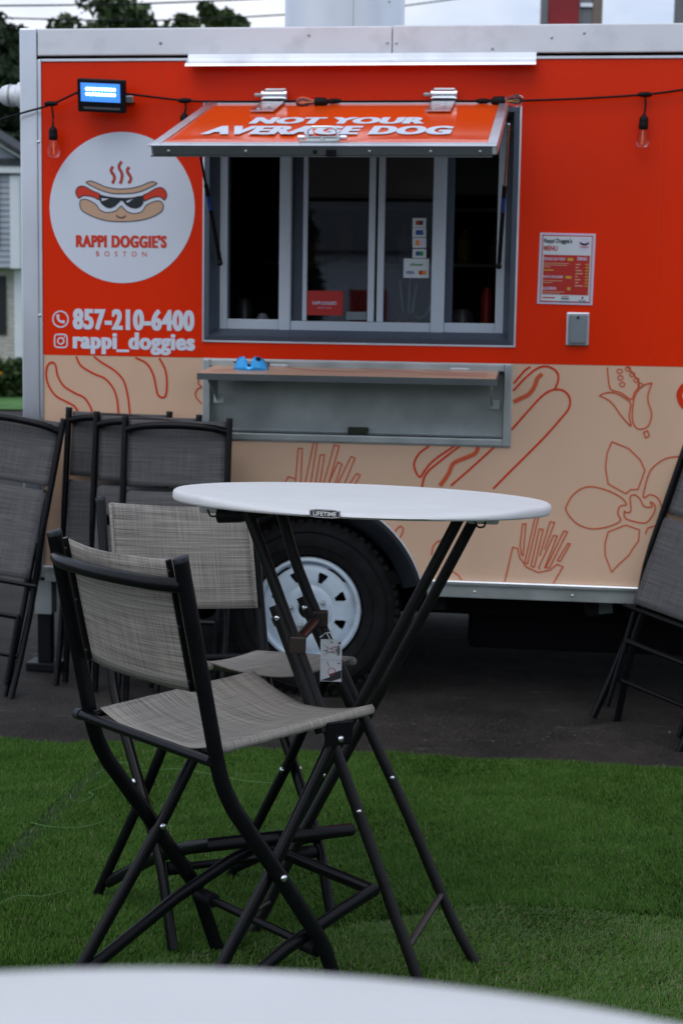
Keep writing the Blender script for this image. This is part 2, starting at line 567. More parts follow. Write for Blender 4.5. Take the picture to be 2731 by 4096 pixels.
def asphalt_material():
    m = bpy.data.materials.new('asphalt')
    m.use_nodes = True
    nt = m.node_tree
    b = nt.nodes['Principled BSDF']
    tc = nt.nodes.new('ShaderNodeTexCoord')
    def noise(s, d=6, r=0.6):
        n = nt.nodes.new('ShaderNodeTexNoise')
        n.inputs['Scale'].default_value = s
        n.inputs['Detail'].default_value = d
        n.inputs['Roughness'].default_value = r
        nt.links.new(tc.outputs['Object'], n.inputs['Vector'])
        return n.outputs['Fac']
    def ramp(f, p0, c0, p1, c1):
        r = nt.nodes.new('ShaderNodeValToRGB')
        r.color_ramp.elements[0].position = p0
        r.color_ramp.elements[1].position = p1
        r.color_ramp.elements[0].color = (*c0, 1)
        r.color_ramp.elements[1].color = (*c1, 1)
        nt.links.new(f, r.inputs['Fac'])
        return r.outputs['Color']
    def mix(f, a, c):
        x = nt.nodes.new('ShaderNodeMix')
        x.data_type = 'RGBA'
        nt.links.new(f, x.inputs['Factor'])
        nt.links.new(a, x.inputs['A'])
        if isinstance(c, tuple):
            x.inputs['B'].default_value = (*c, 1)
        else:
            nt.links.new(c, x.inputs['B'])
        return x.outputs['Result']
    c = ramp(noise(2.6, 9, 0.72), 0.38, (0.009, 0.0075, 0.0066), 0.64, (0.040, 0.0335, 0.029))
    grit = ramp(noise(140, 2), 0.50, (0.0, 0.0, 0.0), 0.72, (1, 1, 1))
    c = mix(grit, c, (0.060, 0.054, 0.050))
    v = nt.nodes.new('ShaderNodeTexVoronoi')
    v.feature = 'DISTANCE_TO_EDGE'
    v.inputs['Scale'].default_value = 0.7
    nt.links.new(tc.outputs['Object'], v.inputs['Vector'])
    wob = nt.nodes.new('ShaderNodeMath')
    wob.operation = 'ADD'
    nt.links.new(v.outputs['Distance'], wob.inputs[0])
    wob2 = nt.nodes.new('ShaderNodeMath')
    wob2.operation = 'MULTIPLY'
    wob2.inputs[1].default_value = 0.09
    nt.links.new(noise(9), wob2.inputs[0])
    nt.links.new(wob2.outputs[0], wob.inputs[1])
    crack = ramp(wob.outputs[0], 0.030, (0.5, 0.5, 0.5), 0.040, (0, 0, 0))
    c = mix(crack, c, (0.010, 0.009, 0.009))
    # worn pale scuffs lying along the yard
    mp = nt.nodes.new('ShaderNodeMapping')
    mp.inputs['Scale'].default_value = (1.6, 7, 1)
    nt.links.new(tc.outputs['Object'], mp.inputs['Vector'])
    sn = nt.nodes.new('ShaderNodeTexNoise')
    sn.inputs['Scale'].default_value = 1.7
    sn.inputs['Detail'].default_value = 9
    sn.inputs['Roughness'].default_value = 0.72
    nt.links.new(mp.outputs['Vector'], sn.inputs['Vector'])
    scuff = ramp(sn.outputs['Fac'], 0.60, (0, 0, 0), 0.70, (0.8, 0.8, 0.8))
    c = mix(scuff, c, (0.13, 0.125, 0.12))
    nt.links.new(c, b.inputs['Base Color'])
    b.inputs['Roughness'].default_value = 0.85
    b.inputs['Specular IOR Level'].default_value = 0.3
    bp = nt.nodes.new('ShaderNodeBump')
    bp.inputs['Strength'].default_value = 0.6
    bp.inputs['Distance'].default_value = 0.012
    nt.links.new(noise(110, 4), bp.inputs['Height'])
    nt.links.new(bp.outputs['Normal'], b.inputs['Normal'])
    MATS['asphalt'] = m

asphalt_material()
g = mesh('ground', V, Fc, 'asphalt', smooth=True)
tag(g, kind='structure')

mat('lawn_green', (0.05, 0.14, 0.025), 0.9, var=0.5, vscale=1.5, bump=0.6, bscale=25)
lawn = mesh('lawn', [(-60, 22.5, 0.15), (30, 22.5, 0.15), (30, 31, 0.17), (-60, 31, 0.17), (30, 90, 0.2), (-60, 90, 0.2)],
            [(0, 1, 2, 3), (3, 2, 4, 5)], 'lawn_green')
tag(lawn, kind='structure')

# ------------------------------------------------------------------ food trailer (local x along the wall, -y towards the yard, z up)
TRAILER_POS = (-0.1298, 6.35, 0)
TR = empty('food_trailer', TRAILER_POS, -0.132)
tag(TR, 'orange and beige food trailer with raised serving hatch and steel spoke wheel', 'food trailer')

SL, SR = -1.083, 2.75                     # wall from the corner post to the far end
ZB, ZT = 1.364, 2.508                     # red panel bottom and top
ZS = 0.509                                # bottom edge of the beige panel
WX0, WX1 = -0.431, 0.7945                 # serving window opening
WZ0, WZ1 = 1.4296, 2.335
CX0, CX1, CZ0, CZ1 = -0.4286, 0.785, 1.0447, 1.357   # drop shelf opening
ARCH = 0.468
AXLE = (0.0, 0.364)

def plate(name, outer, holes, y0, y1, m, parent):
    bm = bmesh.new()
    bm_fill(bm, outer, y0, None, holes)
    fs = list(bm.faces)
    r = bmesh.ops.extrude_face_region(bm, geom=fs)
    vs = [v for v in r['geom'] if isinstance(v, bmesh.types.BMVert)]
    bmesh.ops.translate(bm, verts=vs, vec=(0, y1 - y0, 0))
    return from_bm(name, bm, m, parent)

rect = lambda x0, x1, z0, z1: [(x0, z0), (x1, z0), (x1, z1), (x0, z1)]
plate('upper_wall_panel', rect(SL, SR, ZB, ZT), [rect(WX0, WX1, WZ0, WZ1)], 0, 0.03, 'red_vinyl', TR)
a0 = math.asin((ZS - AXLE[1]) / ARCH)
arch = [(ARCH * math.cos(a), AXLE[1] + ARCH * math.sin(a)) for a in np.linspace(math.pi - a0, a0, 40)]
plate('lower_wall_panel', [(SL, ZS)] + arch + [(SR, ZS), (SR, ZB - 0.001), (SL, ZB - 0.001)], [rect(CX0, CX1, CZ0, CZ1)], 0.001, 0.03, 'beige_vinyl', TR)
# end, back, roof and floor of the body
box('end_wall', SL - 0.07, SL - 0.04, 0.02, 2.1, ZS - 0.05, 2.62, 'aluminium', TR)
box('end_wall', SR, SR + 0.03, 0.02, 2.1, ZS - 0.05, 2.62, 'aluminium', TR)
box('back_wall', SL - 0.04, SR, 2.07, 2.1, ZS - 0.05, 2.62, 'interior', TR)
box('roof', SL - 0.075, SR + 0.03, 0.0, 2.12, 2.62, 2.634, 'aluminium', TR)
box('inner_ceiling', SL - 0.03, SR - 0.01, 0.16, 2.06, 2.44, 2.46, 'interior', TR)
box('rear_light_block', SL - 0.04, SR, 2.02, 2.05, 0.10, ZS - 0.04, 'dark_void', TR)  # added panel that keeps light from behind out of the underside
box('under_shade_block', 0.62, 2.45, 0.42, 1.55, 0.15, ZS - 0.07, 'dark_void', TR, 0.03)  # added black block that stops light and darkens the ground under the trailer
box('under_shade_box', -0.95, -0.55, 0.7, 1.6, 0.17, ZS - 0.05, 'dark_void', TR, 0.03)  # added black box that deepens the dark below the floor
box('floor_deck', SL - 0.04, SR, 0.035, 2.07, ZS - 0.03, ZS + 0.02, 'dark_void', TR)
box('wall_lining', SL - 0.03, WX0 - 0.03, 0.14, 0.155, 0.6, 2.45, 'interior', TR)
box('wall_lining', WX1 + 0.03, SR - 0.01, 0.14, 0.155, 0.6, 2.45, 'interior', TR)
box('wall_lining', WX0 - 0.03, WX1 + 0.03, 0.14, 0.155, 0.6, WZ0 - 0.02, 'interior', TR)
# corner post and roof band
def channel(name, pts, x0, x1, m, parent):
    """extrude a (y, z) section along x"""
    n = len(pts)
    V = [(x0, a, b) for a, b in pts] + [(x1, a, b) for a, b in pts]
    F_ = [(i, (i + 1) % n, n + (i + 1) % n, n + i) for i in range(n)] + [tuple(range(n))[::-1], tuple(range(n, 2 * n))]
    bm = bmesh.new()
    vs = [bm.verts.new(v) for v in V]
    for f in F_:
        bm.faces.new([vs[i] for i in f])
    return from_bm(name, bm, m, parent)

cp = box('corner_post', SL - 0.086, SL - 0.016, -0.012, 0.05, ZS - 0.06, 2.636, 'aluminium', TR, 0.006)
box('corner_edge', SL - 0.015, SL - 0.001, -0.006, 0.03, ZS - 0.05, ZT + 0.01, 'aluminium', TR, 0.002)
for z in (0.8, 1.52, 2.2):
    bolt('rivet', (SL - 0.012, -0.006, z), (0, -1, 0), 0.006, 'bright_steel', TR)
seam = 0.30
box('roof_band', SL - 0.010, seam - 0.0015, -0.018, 0.03, 2.529, 2.632, 'white_metal', TR, 0.005)
box('roof_band', seam + 0.0015, SR + 0.02, -0.0195, 0.03, 2.529, 2.634, 'white_metal', TR, 0.005)
for x, z in ((seam - 0.018, 2.57), (seam + 0.016, 2.568), (0.68, 2.545), (0.90, 2.585), (1.02, 2.60), (-0.02, 2.60), (-0.6, 2.575), (1.5, 2.58)):
    bolt('screw', (x, -0.0195, z), (0, -1, 0), 0.0055, 'dull_steel', TR)
box('band_shadow_gap', SL, SR, -0.004, 0.02, 2.5195, 2.5288, 'dark_void', TR)
box('panel_trim', SL, SR, -0.005, 0.02, ZT + 0.001, 2.5192, 'aluminium', TR, 0.001)
# drip rail above the hatch
dx0, dx1 = -0.49, 0.845
channel('drip_rail', [(-0.02, 2.531), (-0.024, 2.531), (-0.027, 2.512), (-0.075, 2.487), (-0.078, 2.478), (-0.073, 2.478), (-0.022, 2.505)], dx0, dx1, 'aluminium', TR)

# faint vertical panel seams in the red skin
for x, z0, z1 in ((-0.83, ZB, ZT), (-0.60, 2.2, ZT), (0.79, ZB, WZ0 - 0.008), (1.32, ZB, ZT)):
    box('panel_seam', x, x + 0.0014, -0.0012, 0.001, z0, z1, 'logo_red', TR)

# ---- vent stack on the roof
VS = lathe('vent_stack', [(0.248, 2.63), (0.248, 3.02), (0.258, 3.03), (0.258, 3.05), (0.248, 3.06), (0.248, 3.5)], 'vent_metal', TR, 48, 'Z', (0.040, 0.55, 0))
lathe('vent_base', [(0.33, 2.634), (0.33, 2.645), (0.25, 2.655)], 'vent_metal', VS, 40, 'Z', (0.040, 0.55, 0))
box('vent_seam', 0.105, 0.109, 0.308, 0.314, 2.64, 3.02, 'dull_steel', VS)
for x, z in ((-0.17, 2.68), (0.22, 2.69), (0.24, 2.80)):
    bolt('rivet', (x, 0.55 - math.sqrt(0.248 ** 2 - (x - 0.040) ** 2), z), (0, -1, 0), 0.006, 'dull_steel', VS)

# ---- white dome camera on the end
dome = lathe('dome_camera', [(0.004, -0.045), (0.025, -0.04), (0.036, -0.028), (0.042, -0.01), (0.042, 0.03), (0.052, 0.04), (0.052, 0.075)], 'white_metal', TR, 28, 'X', (-1.232, 0.06, 2.387), cap1=True)
tag(dome, 'white dome security camera on the trailer corner')
lathe('camera_ring', [(0.044, 0.0), (0.046, 0.004), (0.044, 0.008)], 'dull_steel', dome, 28, 'X', (-1.232, 0.06, 2.387))
lathe('camera_bracket', [(0.03, 0.075), (0.03, 0.11)], 'white_metal', dome, 20, 'X', (-1.232, 0.06, 2.387))

# ---- serving window
def frame_ring(name, x0, x1, z0, z1, t, y0, y1, m, parent, bev=0.003):
    bm = bmesh.new()
    bm_box(bm, x0, x0 + t, y0, y1, z0, z1, bev)
    bm_box(bm, x1 - t, x1, y0, y1, z0, z1, bev)
    bm_box(bm, x0 + t + 0.0005, x1 - t - 0.0005, y0 + 0.0007, y1, z0, z0 + t, bev)
    bm_box(bm, x0 + t + 0.0005, x1 - t - 0.0005, y0 + 0.0007, y1, z1 - t, z1, bev)
    return from_bm(name, bm, m, parent)

SW = empty('serving_window')
SW.parent = TR
frame_ring('window_trim', WX0 - 0.002, WX1 + 0.002, WZ0 - 0.004, WZ1 + 0.02, 0.007, -0.008, 0.02, 'aluminium', SW, 0.001)
# slate liner: bevelled inwards on all four sides
def liner(name, x0, x1, z0, z1, t, y0, y1, m, parent):
    A_ = [(x0, y0, z0), (x1, y0, z0), (x1, y0, z1), (x0, y0, z1)]
    q = t * 0.42
    Bm = [(x0 + q, y0 - 0.006, z0 + q), (x1 - q, y0 - 0.006, z0 + q), (x1 - q, y0 - 0.006, z1 - q), (x0 + q, y0 - 0.006, z1 - q)]
    C_ = [(x0 + t, y1, z0 + t), (x1 - t, y1, z0 + t), (x1 - t, y1, z1 - t), (x0 + t, y1, z1 - t)]
    V = A_ + Bm + C_
    F_ = []
    for i in range(4):
        j = (i + 1) % 4
        F_ += [(i, j, 4 + j, 4 + i), (4 + i, 4 + j, 8 + j, 8 + i)]
    return mesh(name, V, F_, m, parent)
liner('window_liner', WX0 + 0.005, WX1 - 0.005, WZ0 + 0.003, WZ1 - 0.002, 0.047, -0.006, 0.075, 'slate_paint', SW)
IX0, IX1, IZ0, IZ1 = -0.388, 0.748, 1.478, 2.30
FY0, FY1 = 0.072, 0.115
def stile(x0, x1, z0, z1, y0=FY0, y1=FY1, m='window_white', nm='window_frame', p=None):
    return box(nm, x0, x1, y0, y1, z0, z1, m, p or SW, 0.003)
stile(IX0, IX0 + 0.037, IZ0, IZ1)                         # left jamb
stile(IX1 - 0.036, IX1, IZ0, IZ1)                         # right jamb
stile(-0.1417, -0.0963, IZ0 - 0.001, IZ1, FY0 - 0.006)    # mullions
stile(0.4614, 0.5135, IZ0 - 0.001, IZ1, FY0 - 0.006)
stile(IX0 + 0.0375, -0.1422, IZ0, IZ0 + 0.040)             # sills
stile(-0.0958, 0.4609, IZ0 - 0.004, IZ0 + 0.036)
stile(0.514, IX1 - 0.0365, IZ0, IZ0 + 0.038)
stile(IX0 + 0.0375, IX1 - 0.0365, IZ1 - 0.045, IZ1 + 0.02, FY0 + 0.001)
# sliding sashes in the middle bay
for x0, x1 in ((-0.0509, -0.0335), (0.2092, 0.235), (0.2454, 0.2712)):
    stile(x0, x1, IZ0 + 0.037, IZ1 - 0.046, 0.088, 0.112, 'window_white', 'sash_bar')
stile(-0.092, -0.053, IZ0 + 0.037, IZ1 - 0.046, 0.10, 0.118, 'slate_paint', 'sash_bar')
stile(0.2355, 0.2449, IZ0 + 0.037, IZ1 - 0.046, 0.095, 0.12, 'black_plastic', 'sash_bar')
stile(0.514, 0.543, IZ0 + 0.039, IZ1 - 0.046, 0.092, 0.112, 'slate_paint', 'sash_bar')
stile(IX0 + 0.0375, IX0 + 0.042, IZ0 + 0.041, IZ1 - 0.046, 0.092, 0.112, 'slate_paint', 'sash_bar')

def glass_material():
    m = bpy.data.materials.new('pane_glass')
    m.use_nodes = True
    nt = m.node_tree
    nt.nodes.clear()
    o = nt.nodes.new('ShaderNodeOutputMaterial')
    mx = nt.nodes.new('ShaderNodeMixShader')
    fr = nt.nodes.new('ShaderNodeFresnel')
    fr.inputs['IOR'].default_value = 2.0
    tr = nt.nodes.new('ShaderNodeBsdfTransparent')
    tr.inputs['Color'].default_value = (0.62, 0.65, 0.66, 1)
    gl = nt.nodes.new('ShaderNodeBsdfGlossy')
    gl.inputs['Roughness'].default_value = 0.015
    gl.inputs['Color'].default_value = (0.9, 0.95, 1, 1)
    nt.links.new(fr.outputs[0], mx.inputs[0])
    nt.links.new(tr.outputs[0], mx.inputs[1])
    nt.links.new(gl.outputs[0], mx.inputs[2])
    nt.links.new(mx.outputs[0], o.inputs['Surface'])
    MATS['pane_glass'] = m
glass_material()
def pane(x0, x1, z0, z1, y):
    return mesh('pane', [(x0, y, z0), (x1, y, z0), (x1, y, z1), (x0, y, z1)], [(0, 1, 2, 3)], 'pane_glass', SW)
pane(-0.0325, 0.2088, IZ0 + 0.037, IZ1 - 0.046, 0.1)
pane(0.2716, 0.461, IZ0 + 0.037, IZ1 - 0.046, 0.104)

# stickers on the glass
def card(name, x0, x1, z0, z1, m, y=0.0955, parent=None):
    return mesh(name, [(x0, y, z0), (x1, y, z0), (x1, y, z1), (x0, y, z1)], [(0, 1, 2, 3)], m, parent or SW)
st = [(0.381, 0.434, 1.885, 1.920), (0.381, 0.435, 1.8465, 1.883), (0.382, 0.436, 1.8055, 1.844), (0.383, 0.437, 1.766, 1.801)]
inks = [('ink_dark', 'ink_red'), ('ink_blue', 'ink_blue'), ('paper_lilac', 'ink_orange'), ('ink_green', 'ink_blue')]
for (x0, x1, z0, z1), (a, b) in zip(st, inks):
    s_ = card('sticker', x0, x1, z0, z1, 'paper_white')
    xm = (x0 + x1) / 2
    card('sticker_print', x0 + 0.013, xm, z0 + 0.009, z1 - 0.009, b, 0.0945, s_)
    card('sticker_print', xm + 0.0002, x1 - 0.012, z0 + 0.009, z1 - 0.009, a, 0.0945, s_)
s_ = card('sticker', 0.349, 0.449, 1.689, 1.7635, 'paper_white', 0.0953)
lettering('sticker_lettering', 'clover', 0.375, 0.427, 1.735, 1.748, 'ink_green', s_, 0.0943, 0.02)
lettering('sticker_lettering', 'VISA', 0.359, 0.391, 1.703, 1.716, 'ink_blue', s_, 0.0943, 0.03, 0.25)
for cx, cc, yy in ((0.418, 'ink_red', 0.0943), (0.430, 'ink_orange', 0.0937)):
    decal('sticker_print', cc, s_, [circle_pts((cx, 1.7095), 0.009, 20)], (), yy, sm=0)
rs = card('window_sign', -0.035, 0.111, 1.5376, 1.634, 'ink_red', 0.094)
lettering('sign_lettering', "RAPPI DOGGIE'S", -0.010, 0.086, 1.579, 1.593, 'paper_lilac', rs, 0.0925, 0.03)
lettering('sign_lettering', 'BOSTON', 0.012, 0.065, 1.564, 1.570, 'paper_lilac', rs, 0.0925, 0.0, 0, 1.5)
card('window_note', 0.125, 0.205, 1.5215, 1.553, 'box_grey', 0.0985)

# gas struts
for sx, sg in ((WX0 + 0.052, 1), (WX1 - 0.058, -1)):
    top = (sx - sg * 0.022, -0.30, 2.235)
    bot = (sx + sg * 0.012, 0.02, 1.735)
    d = Vector(bot) - Vector(top)
    stt = tube('gas_strut', [Vector(top) + d * 0.42, Vector(bot)], 0.0085, 'black_plastic', TR)
    tube('strut_rod', [top, Vector(top) + d * 0.43], 0.005, 'bright_steel' if sg < 0 else 'black_plastic', stt)
    tube('strut_label', [Vector(top) + d * 0.50, Vector(top) + d * 0.60], 0.0090, 'ink_blue', stt)
    bolt('strut_end', Vector(bot) + Vector((0, -0.012, 0)), (0, -1, 0), 0.012, 'black_plastic', stt)

# things inside: rear bench, hood, shelf, and a shallow dark kitchen
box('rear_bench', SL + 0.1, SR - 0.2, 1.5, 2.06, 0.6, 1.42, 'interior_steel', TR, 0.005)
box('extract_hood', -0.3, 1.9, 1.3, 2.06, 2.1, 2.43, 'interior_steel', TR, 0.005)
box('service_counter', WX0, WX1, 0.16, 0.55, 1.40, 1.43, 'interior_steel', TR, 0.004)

for x, w_, h_, y_, m_ in ((-0.36, 0.07, 0.16, 0.48, 'interior_steel'), (-0.27, 0.05, 0.10, 0.42, 'paper_white'), (-0.05, 0.22, 0.24, 0.95, 'interior_steel'), (0.17, 0.06, 0.20, 0.40, 'interior'), (0.56, 0.10, 0.13, 0.45, 'interior_steel'), (0.66, 0.05, 0.22, 0.50, 'ink_red')):
    lathe('kitchen_canister', [(0.002, 1.432), (w_ * 0.48, 1.433), (w_ * 0.5, 1.44 + h_ * 0.8), (w_ * 0.3, 1.44 + h_), (0.002, 1.442 + h_)], m_, TR, 20, 'Z', (x, y_, 0))
for z in (1.78, 2.05):
    box('kitchen_shelf', -0.5, 0.9, 1.75, 2.05, z, z + 0.02, 'interior_steel', TR, 0.003)
for k in range(9):
    hh = (0.16, 0.12, 0.2, 0.14, 0.18, 0.11, 0.17, 0.13, 0.19)[k]
    lathe('shelf_bottle', [(0.03, 1.801), (0.036, 1.81), (0.036, 1.80 + hh * 0.7), (0.014, 1.80 + hh * 0.85), (0.014, 1.80 + hh), (0.001, 1.801 + hh)], ('paper_white', 'ink_red', 'ink_yellow', 'interior_steel')[k % 4], TR, 14, 'Z', (-0.42 + 0.15 * k, 1.88, 0))

# ---- hatch, hinged at its top edge; its own x runs along the wall, y up the slope
HT = bpy.data.objects.new('hatch', None)
HLEN = 0.9341
ca, sa = 0.90 / HLEN, 0.25 / HLEN
COL.objects.link(HT)
HT.parent = TR
HT.matrix_local = Matrix(((1, 0, 0, 0.1710), (0, ca, -sa, -0.03), (0, sa, ca, 2.3328), (0, 0, 0, 1)))
HW = 0.575
on_hatch = lambda a, b, off: (a, b, -off)
# slightly bowed skin
nx, ny = 28, 20
V, Fc = [], []
for j in range(ny + 1):
    for i in range(nx + 1):
        x = -HW + 0.03 + (2 * HW - 0.06) * i / nx
        y = -0.02 - (HLEN - 0.04) * j / ny
        zz = 0.012 + 0.004 * math.sin(math.pi * i / nx) * math.sin(math.pi * j / ny)
        zz -= 0.010 * math.exp(-((x + 0.09) / 0.16) ** 2 - ((y + HLEN - 0.10) / 0.09) ** 2)
        zz += 0.006 * math.exp(-((x - 0.35) / 0.2) ** 2 - ((y + HLEN - 0.07) / 0.06) ** 2) + 0.006 * math.exp(-((x + 0.42) / 0.15) ** 2 - ((y + HLEN - 0.07) / 0.06) ** 2)
        V.append((x, y, zz))
for j in range(ny):
    for i in range(nx):
        a = j * (nx + 1) + i
        Fc.append((a, a + nx + 1, a + nx + 2, a + 1))
mesh('hatch_skin', V, Fc, 'hatch_vinyl', HT, True)
box('hatch_core', -HW + 0.02, HW - 0.02, -HLEN + 0.01, -0.01, -0.018, 0.0, 'window_white', HT)
for sx in (-1, 1):
    x0, x1 = sorted((sx * HW, sx * (HW - 0.034)))
    box('hatch_edge', x0, x1, -HLEN - 0.002, -0.002, -0.02, 0.0185, 'aluminium', HT, 0.004)
box('hatch_edge', -HW + 0.035, HW - 0.035, -0.03, -0.001, -0.03, 0.0175, 'aluminium', HT, 0.004)
box('hatch_edge', -HW + 0.035, HW - 0.035, -HLEN - 0.001, -HLEN + 0.022, -0.002, 0.0175, 'aluminium', HT, 0.003)
# turned-down lip facing the yard
lip = box('hatch_lip', -HW + 0.012, HW - 0.018, -HLEN - 0.022, -HLEN - 0.004, -0.0195, 0.010, 'dark_channel', HT, 0.003)
box('lip_flange', -HW - 0.012, HW - 0.002, -HLEN - 0.025, -HLEN + 0.015, 0.0115, 0.0145, 'aluminium', lip, 0.001)
box('lip_flange', -HW + 0.002, HW - 0.016, -HLEN - 0.026, -HLEN - 0.002, -0.0235, -0.020, 'dark_channel', lip, 0.001)
for x in (-0.51, -0.25, 0.16, 0.36, 0.52):
    bolt('rivet', (x, -HLEN - 0.022, -0.005), (0, -1, 0), 0.0055, 'dull_steel', lip)
bolt('lock_hole', (-0.02, -HLEN - 0.022, -0.005), (0, -1, 0), 0.007, 'black_plastic', lip)
box('lip_latch', 0.018, 0.05, -HLEN - 0.034, -HLEN - 0.0215, -0.0175, 0.002, 'black_plastic', lip, 0.002)
lettering('hatch_lettering', 'NOT YOUR', -0.322, 0.302, -0.530, -0.385, 'vinyl_white', HT, -0.0172, 0.034, 0.05, 1.08, on_hatch, 0.005)
lettering('hatch_lettering', 'AVERAGE DOG', -0.448, 0.410, -0.755, -0.578, 'vinyl_white', HT, -0.0172, 0.034, 0.05, 1.08, on_hatch, 0.005)
# folding grab handle
hb = box('hatch_handle', -0.060, 0.050, -HLEN + 0.012, -HLEN + 0.085, 0.016, 0.0215, 'bright_steel', HT, 0.002)
hp = [(-0.070, -HLEN + 0.046, 0.028), (-0.055, -HLEN + 0.046, 0.032), (-0.053, -HLEN + 0.050, 0.052), (-0.037, -HLEN + 0.052, 0.062), (0.027, -HLEN + 0.052, 0.062), (0.043, -HLEN + 0.050, 0.052), (0.045, -HLEN + 0.046, 0.032), (0.063, -HLEN + 0.046, 0.028)]
tube('grab_bar', hp, 0.0045, 'bright_steel', hb)
tube('latch_wire', [(-0.075, -HLEN + 0.004, 0.024), (-0.065, -HLEN + 0.085, 0.024), (0.050, -HLEN + 0.085, 0.024), (0.055, -HLEN + 0.02, 0.024), (0.035, -HLEN + 0.004, 0.024), (-0.075, -HLEN + 0.004, 0.024)], 0.003, 'dull_steel', hb)
for x in (-0.075, 0.067):
    lathe('handle_pivot', [(0.003, -0.012), (0.009, -0.010), (0.009, 0.010), (0.003, 0.012)], 'bright_steel', hb, 14, 'X', (x, -HLEN + 0.046, 0.028))
bolt('handle_screw', (-0.005, -HLEN + 0.05, 0.0215), (0, 0, 1), 0.008, 'dull_steel', hb)

# hinges on the wall above the hatch
for hx in (-0.149, 0.502):
    hg = lathe('hatch_hinge', [(0.010, -0.052), (0.019, -0.048), (0.019, -0.040), (0.0165, -0.040), (0.0165, 0.040), (0.019, 0.040), (0.019, 0.050), (0.012, 0.053)], 'bright_steel', TR, 20, 'X', (hx, -0.035, 2.375), True, True)
    box('hinge_leaf', hx - 0.04, hx + 0.04, -0.012, -0.003, 2.362, 2.402, 'aluminium', hg, 0.002)
    lf = box('hinge_leaf', hx - 0.045 - 0.1710, hx + 0.045 - 0.1710, -0.27, 0.005, 0.019, 0.024, 'bright_steel', HT, 0.001)
    for q in (-0.018, 0.012):
        bolt('hinge_screw', (hx - 0.1710 + q, -0.20 + 2 * q, 0.024), (0, 0, 1), 0.007, 'dull_steel', lf)
    lathe('grease_nipple', [(0.004, -0.078), (0.008, -0.074), (0.008, -0.062), (0.006, -0.052)], 'dull_steel', hg, 12, 'X', (hx, -0.035, 2.375), True)

# ---- drop shelf and its recess
RB = empty('shelf_recess')
RB.parent = TR
t = 0.03
frame_ring('recess_frame', CX0, CX1, CZ0 - 0.002, CZ1 + 0.002, 0.028, -0.012, 0.02, 'dull_steel', RB, 0.004)
frame_ring('recess_lip', CX0 - 0.004, CX1 + 0.004, CZ0 - 0.006, CZ1 + 0.005, 0.005, -0.005, 0.01, 'aluminium', RB, 0.001)
mesh('recess_liner', [(CX0 + t, 0.0, CZ0 + t), (CX1 - t, 0.0, CZ0 + t), (CX1 - t, 0.0, CZ1 - t), (CX0 + t, 0.0, CZ1 - t),
                      (CX0 + t, 0.075, CZ0 + t), (CX1 - t, 0.075, CZ0 + t), (CX1 - t, 0.075, CZ1 - t), (CX0 + t, 0.075, CZ1 - t)],
     [(4, 5, 6, 7), (0, 1, 5, 4), (1, 2, 6, 5), (2, 3, 7, 6), (3, 0, 4, 7)], 'dull_steel', RB)
box('recess_keeper', 0.146, 0.224, 0.03, 0.074, CZ0 + t + 0.001, CZ0 + t + 0.024, 'olive', RB, 0.003)
box('recess_stop', CX0 + t + 0.02, CX1 - t - 0.02, 0.06, 0.0745, CZ0 + t + 0.0005, CZ0 + t + 0.008, 'dull_steel', RB, 0.002)
sh_z = 1.331
SH = channel('drop_shelf', [(0.0, sh_z), (-0.275, sh_z - 0.020), (-0.275, sh_z - 0.040), (0.0, sh_z - 0.018)], -0.390, 0.739, 'dark_channel', TR)
channel('shelf_skin', [(-0.004, sh_z + 0.0035), (-0.271, sh_z - 0.0165), (-0.271, sh_z - 0.0185), (-0.004, sh_z + 0.0015)], -0.386, 0.735, 'beige_vinyl', SH)
channel('shelf_nosing', [(-0.2755, sh_z - 0.018), (-0.281, sh_z - 0.0185), (-0.281, sh_z - 0.042), (-0.2755, sh_z - 0.042)], -0.392, 0.741, 'dark_channel', SH)
bm = bmesh.new()
shelf_y = lambda d: sh_z + 0.0045 - 0.0749 * d
for pts in ([(-0.10, 0.02), (0.0, 0.10), (0.12, 0.13), (0.30, 0.12)], [(0.20, 0.02), (0.35, 0.08), (0.50, 0.16), (0.70, 0.20)], [(-0.35, 0.20), (-0.25, 0.12), (-0.20, 0.03)], [(0.45, 0.02), (0.55, 0.10), (0.70, 0.12)]):
    bm_ribbon(bm, [(v.x, v.y) for v in smooth_pts([(a, b, 0) for a, b in pts], 6)], 0.009, 0, False, lambda a, b, o: (a, -b, shelf_y(b)))
from_bm('shelf_print', bm, 'line_red', SH)
for hx in (-0.16, 0.55):
    box('shelf_hinge', hx, hx + 0.07, -0.014, -0.002, sh_z + 0.003, sh_z + 0.012, 'aluminium', SH, 0.002)
for bx_ in (-0.372, 0.712):
    channel('shelf_bracket', [(-0.012, sh_z - 0.02), (-0.185, sh_z - 0.035), (-0.185, sh_z - 0.048), (-0.03, sh_z - 0.125), (-0.012, sh_z - 0.135)], bx_, bx_ + 0.004, 'dull_steel', SH)
    box('bracket_foot', bx_ - 0.012, bx_ + 0.03, -0.014, -0.0075, sh_z - 0.145, sh_z - 0.11, 'dull_steel', SH, 0.002)

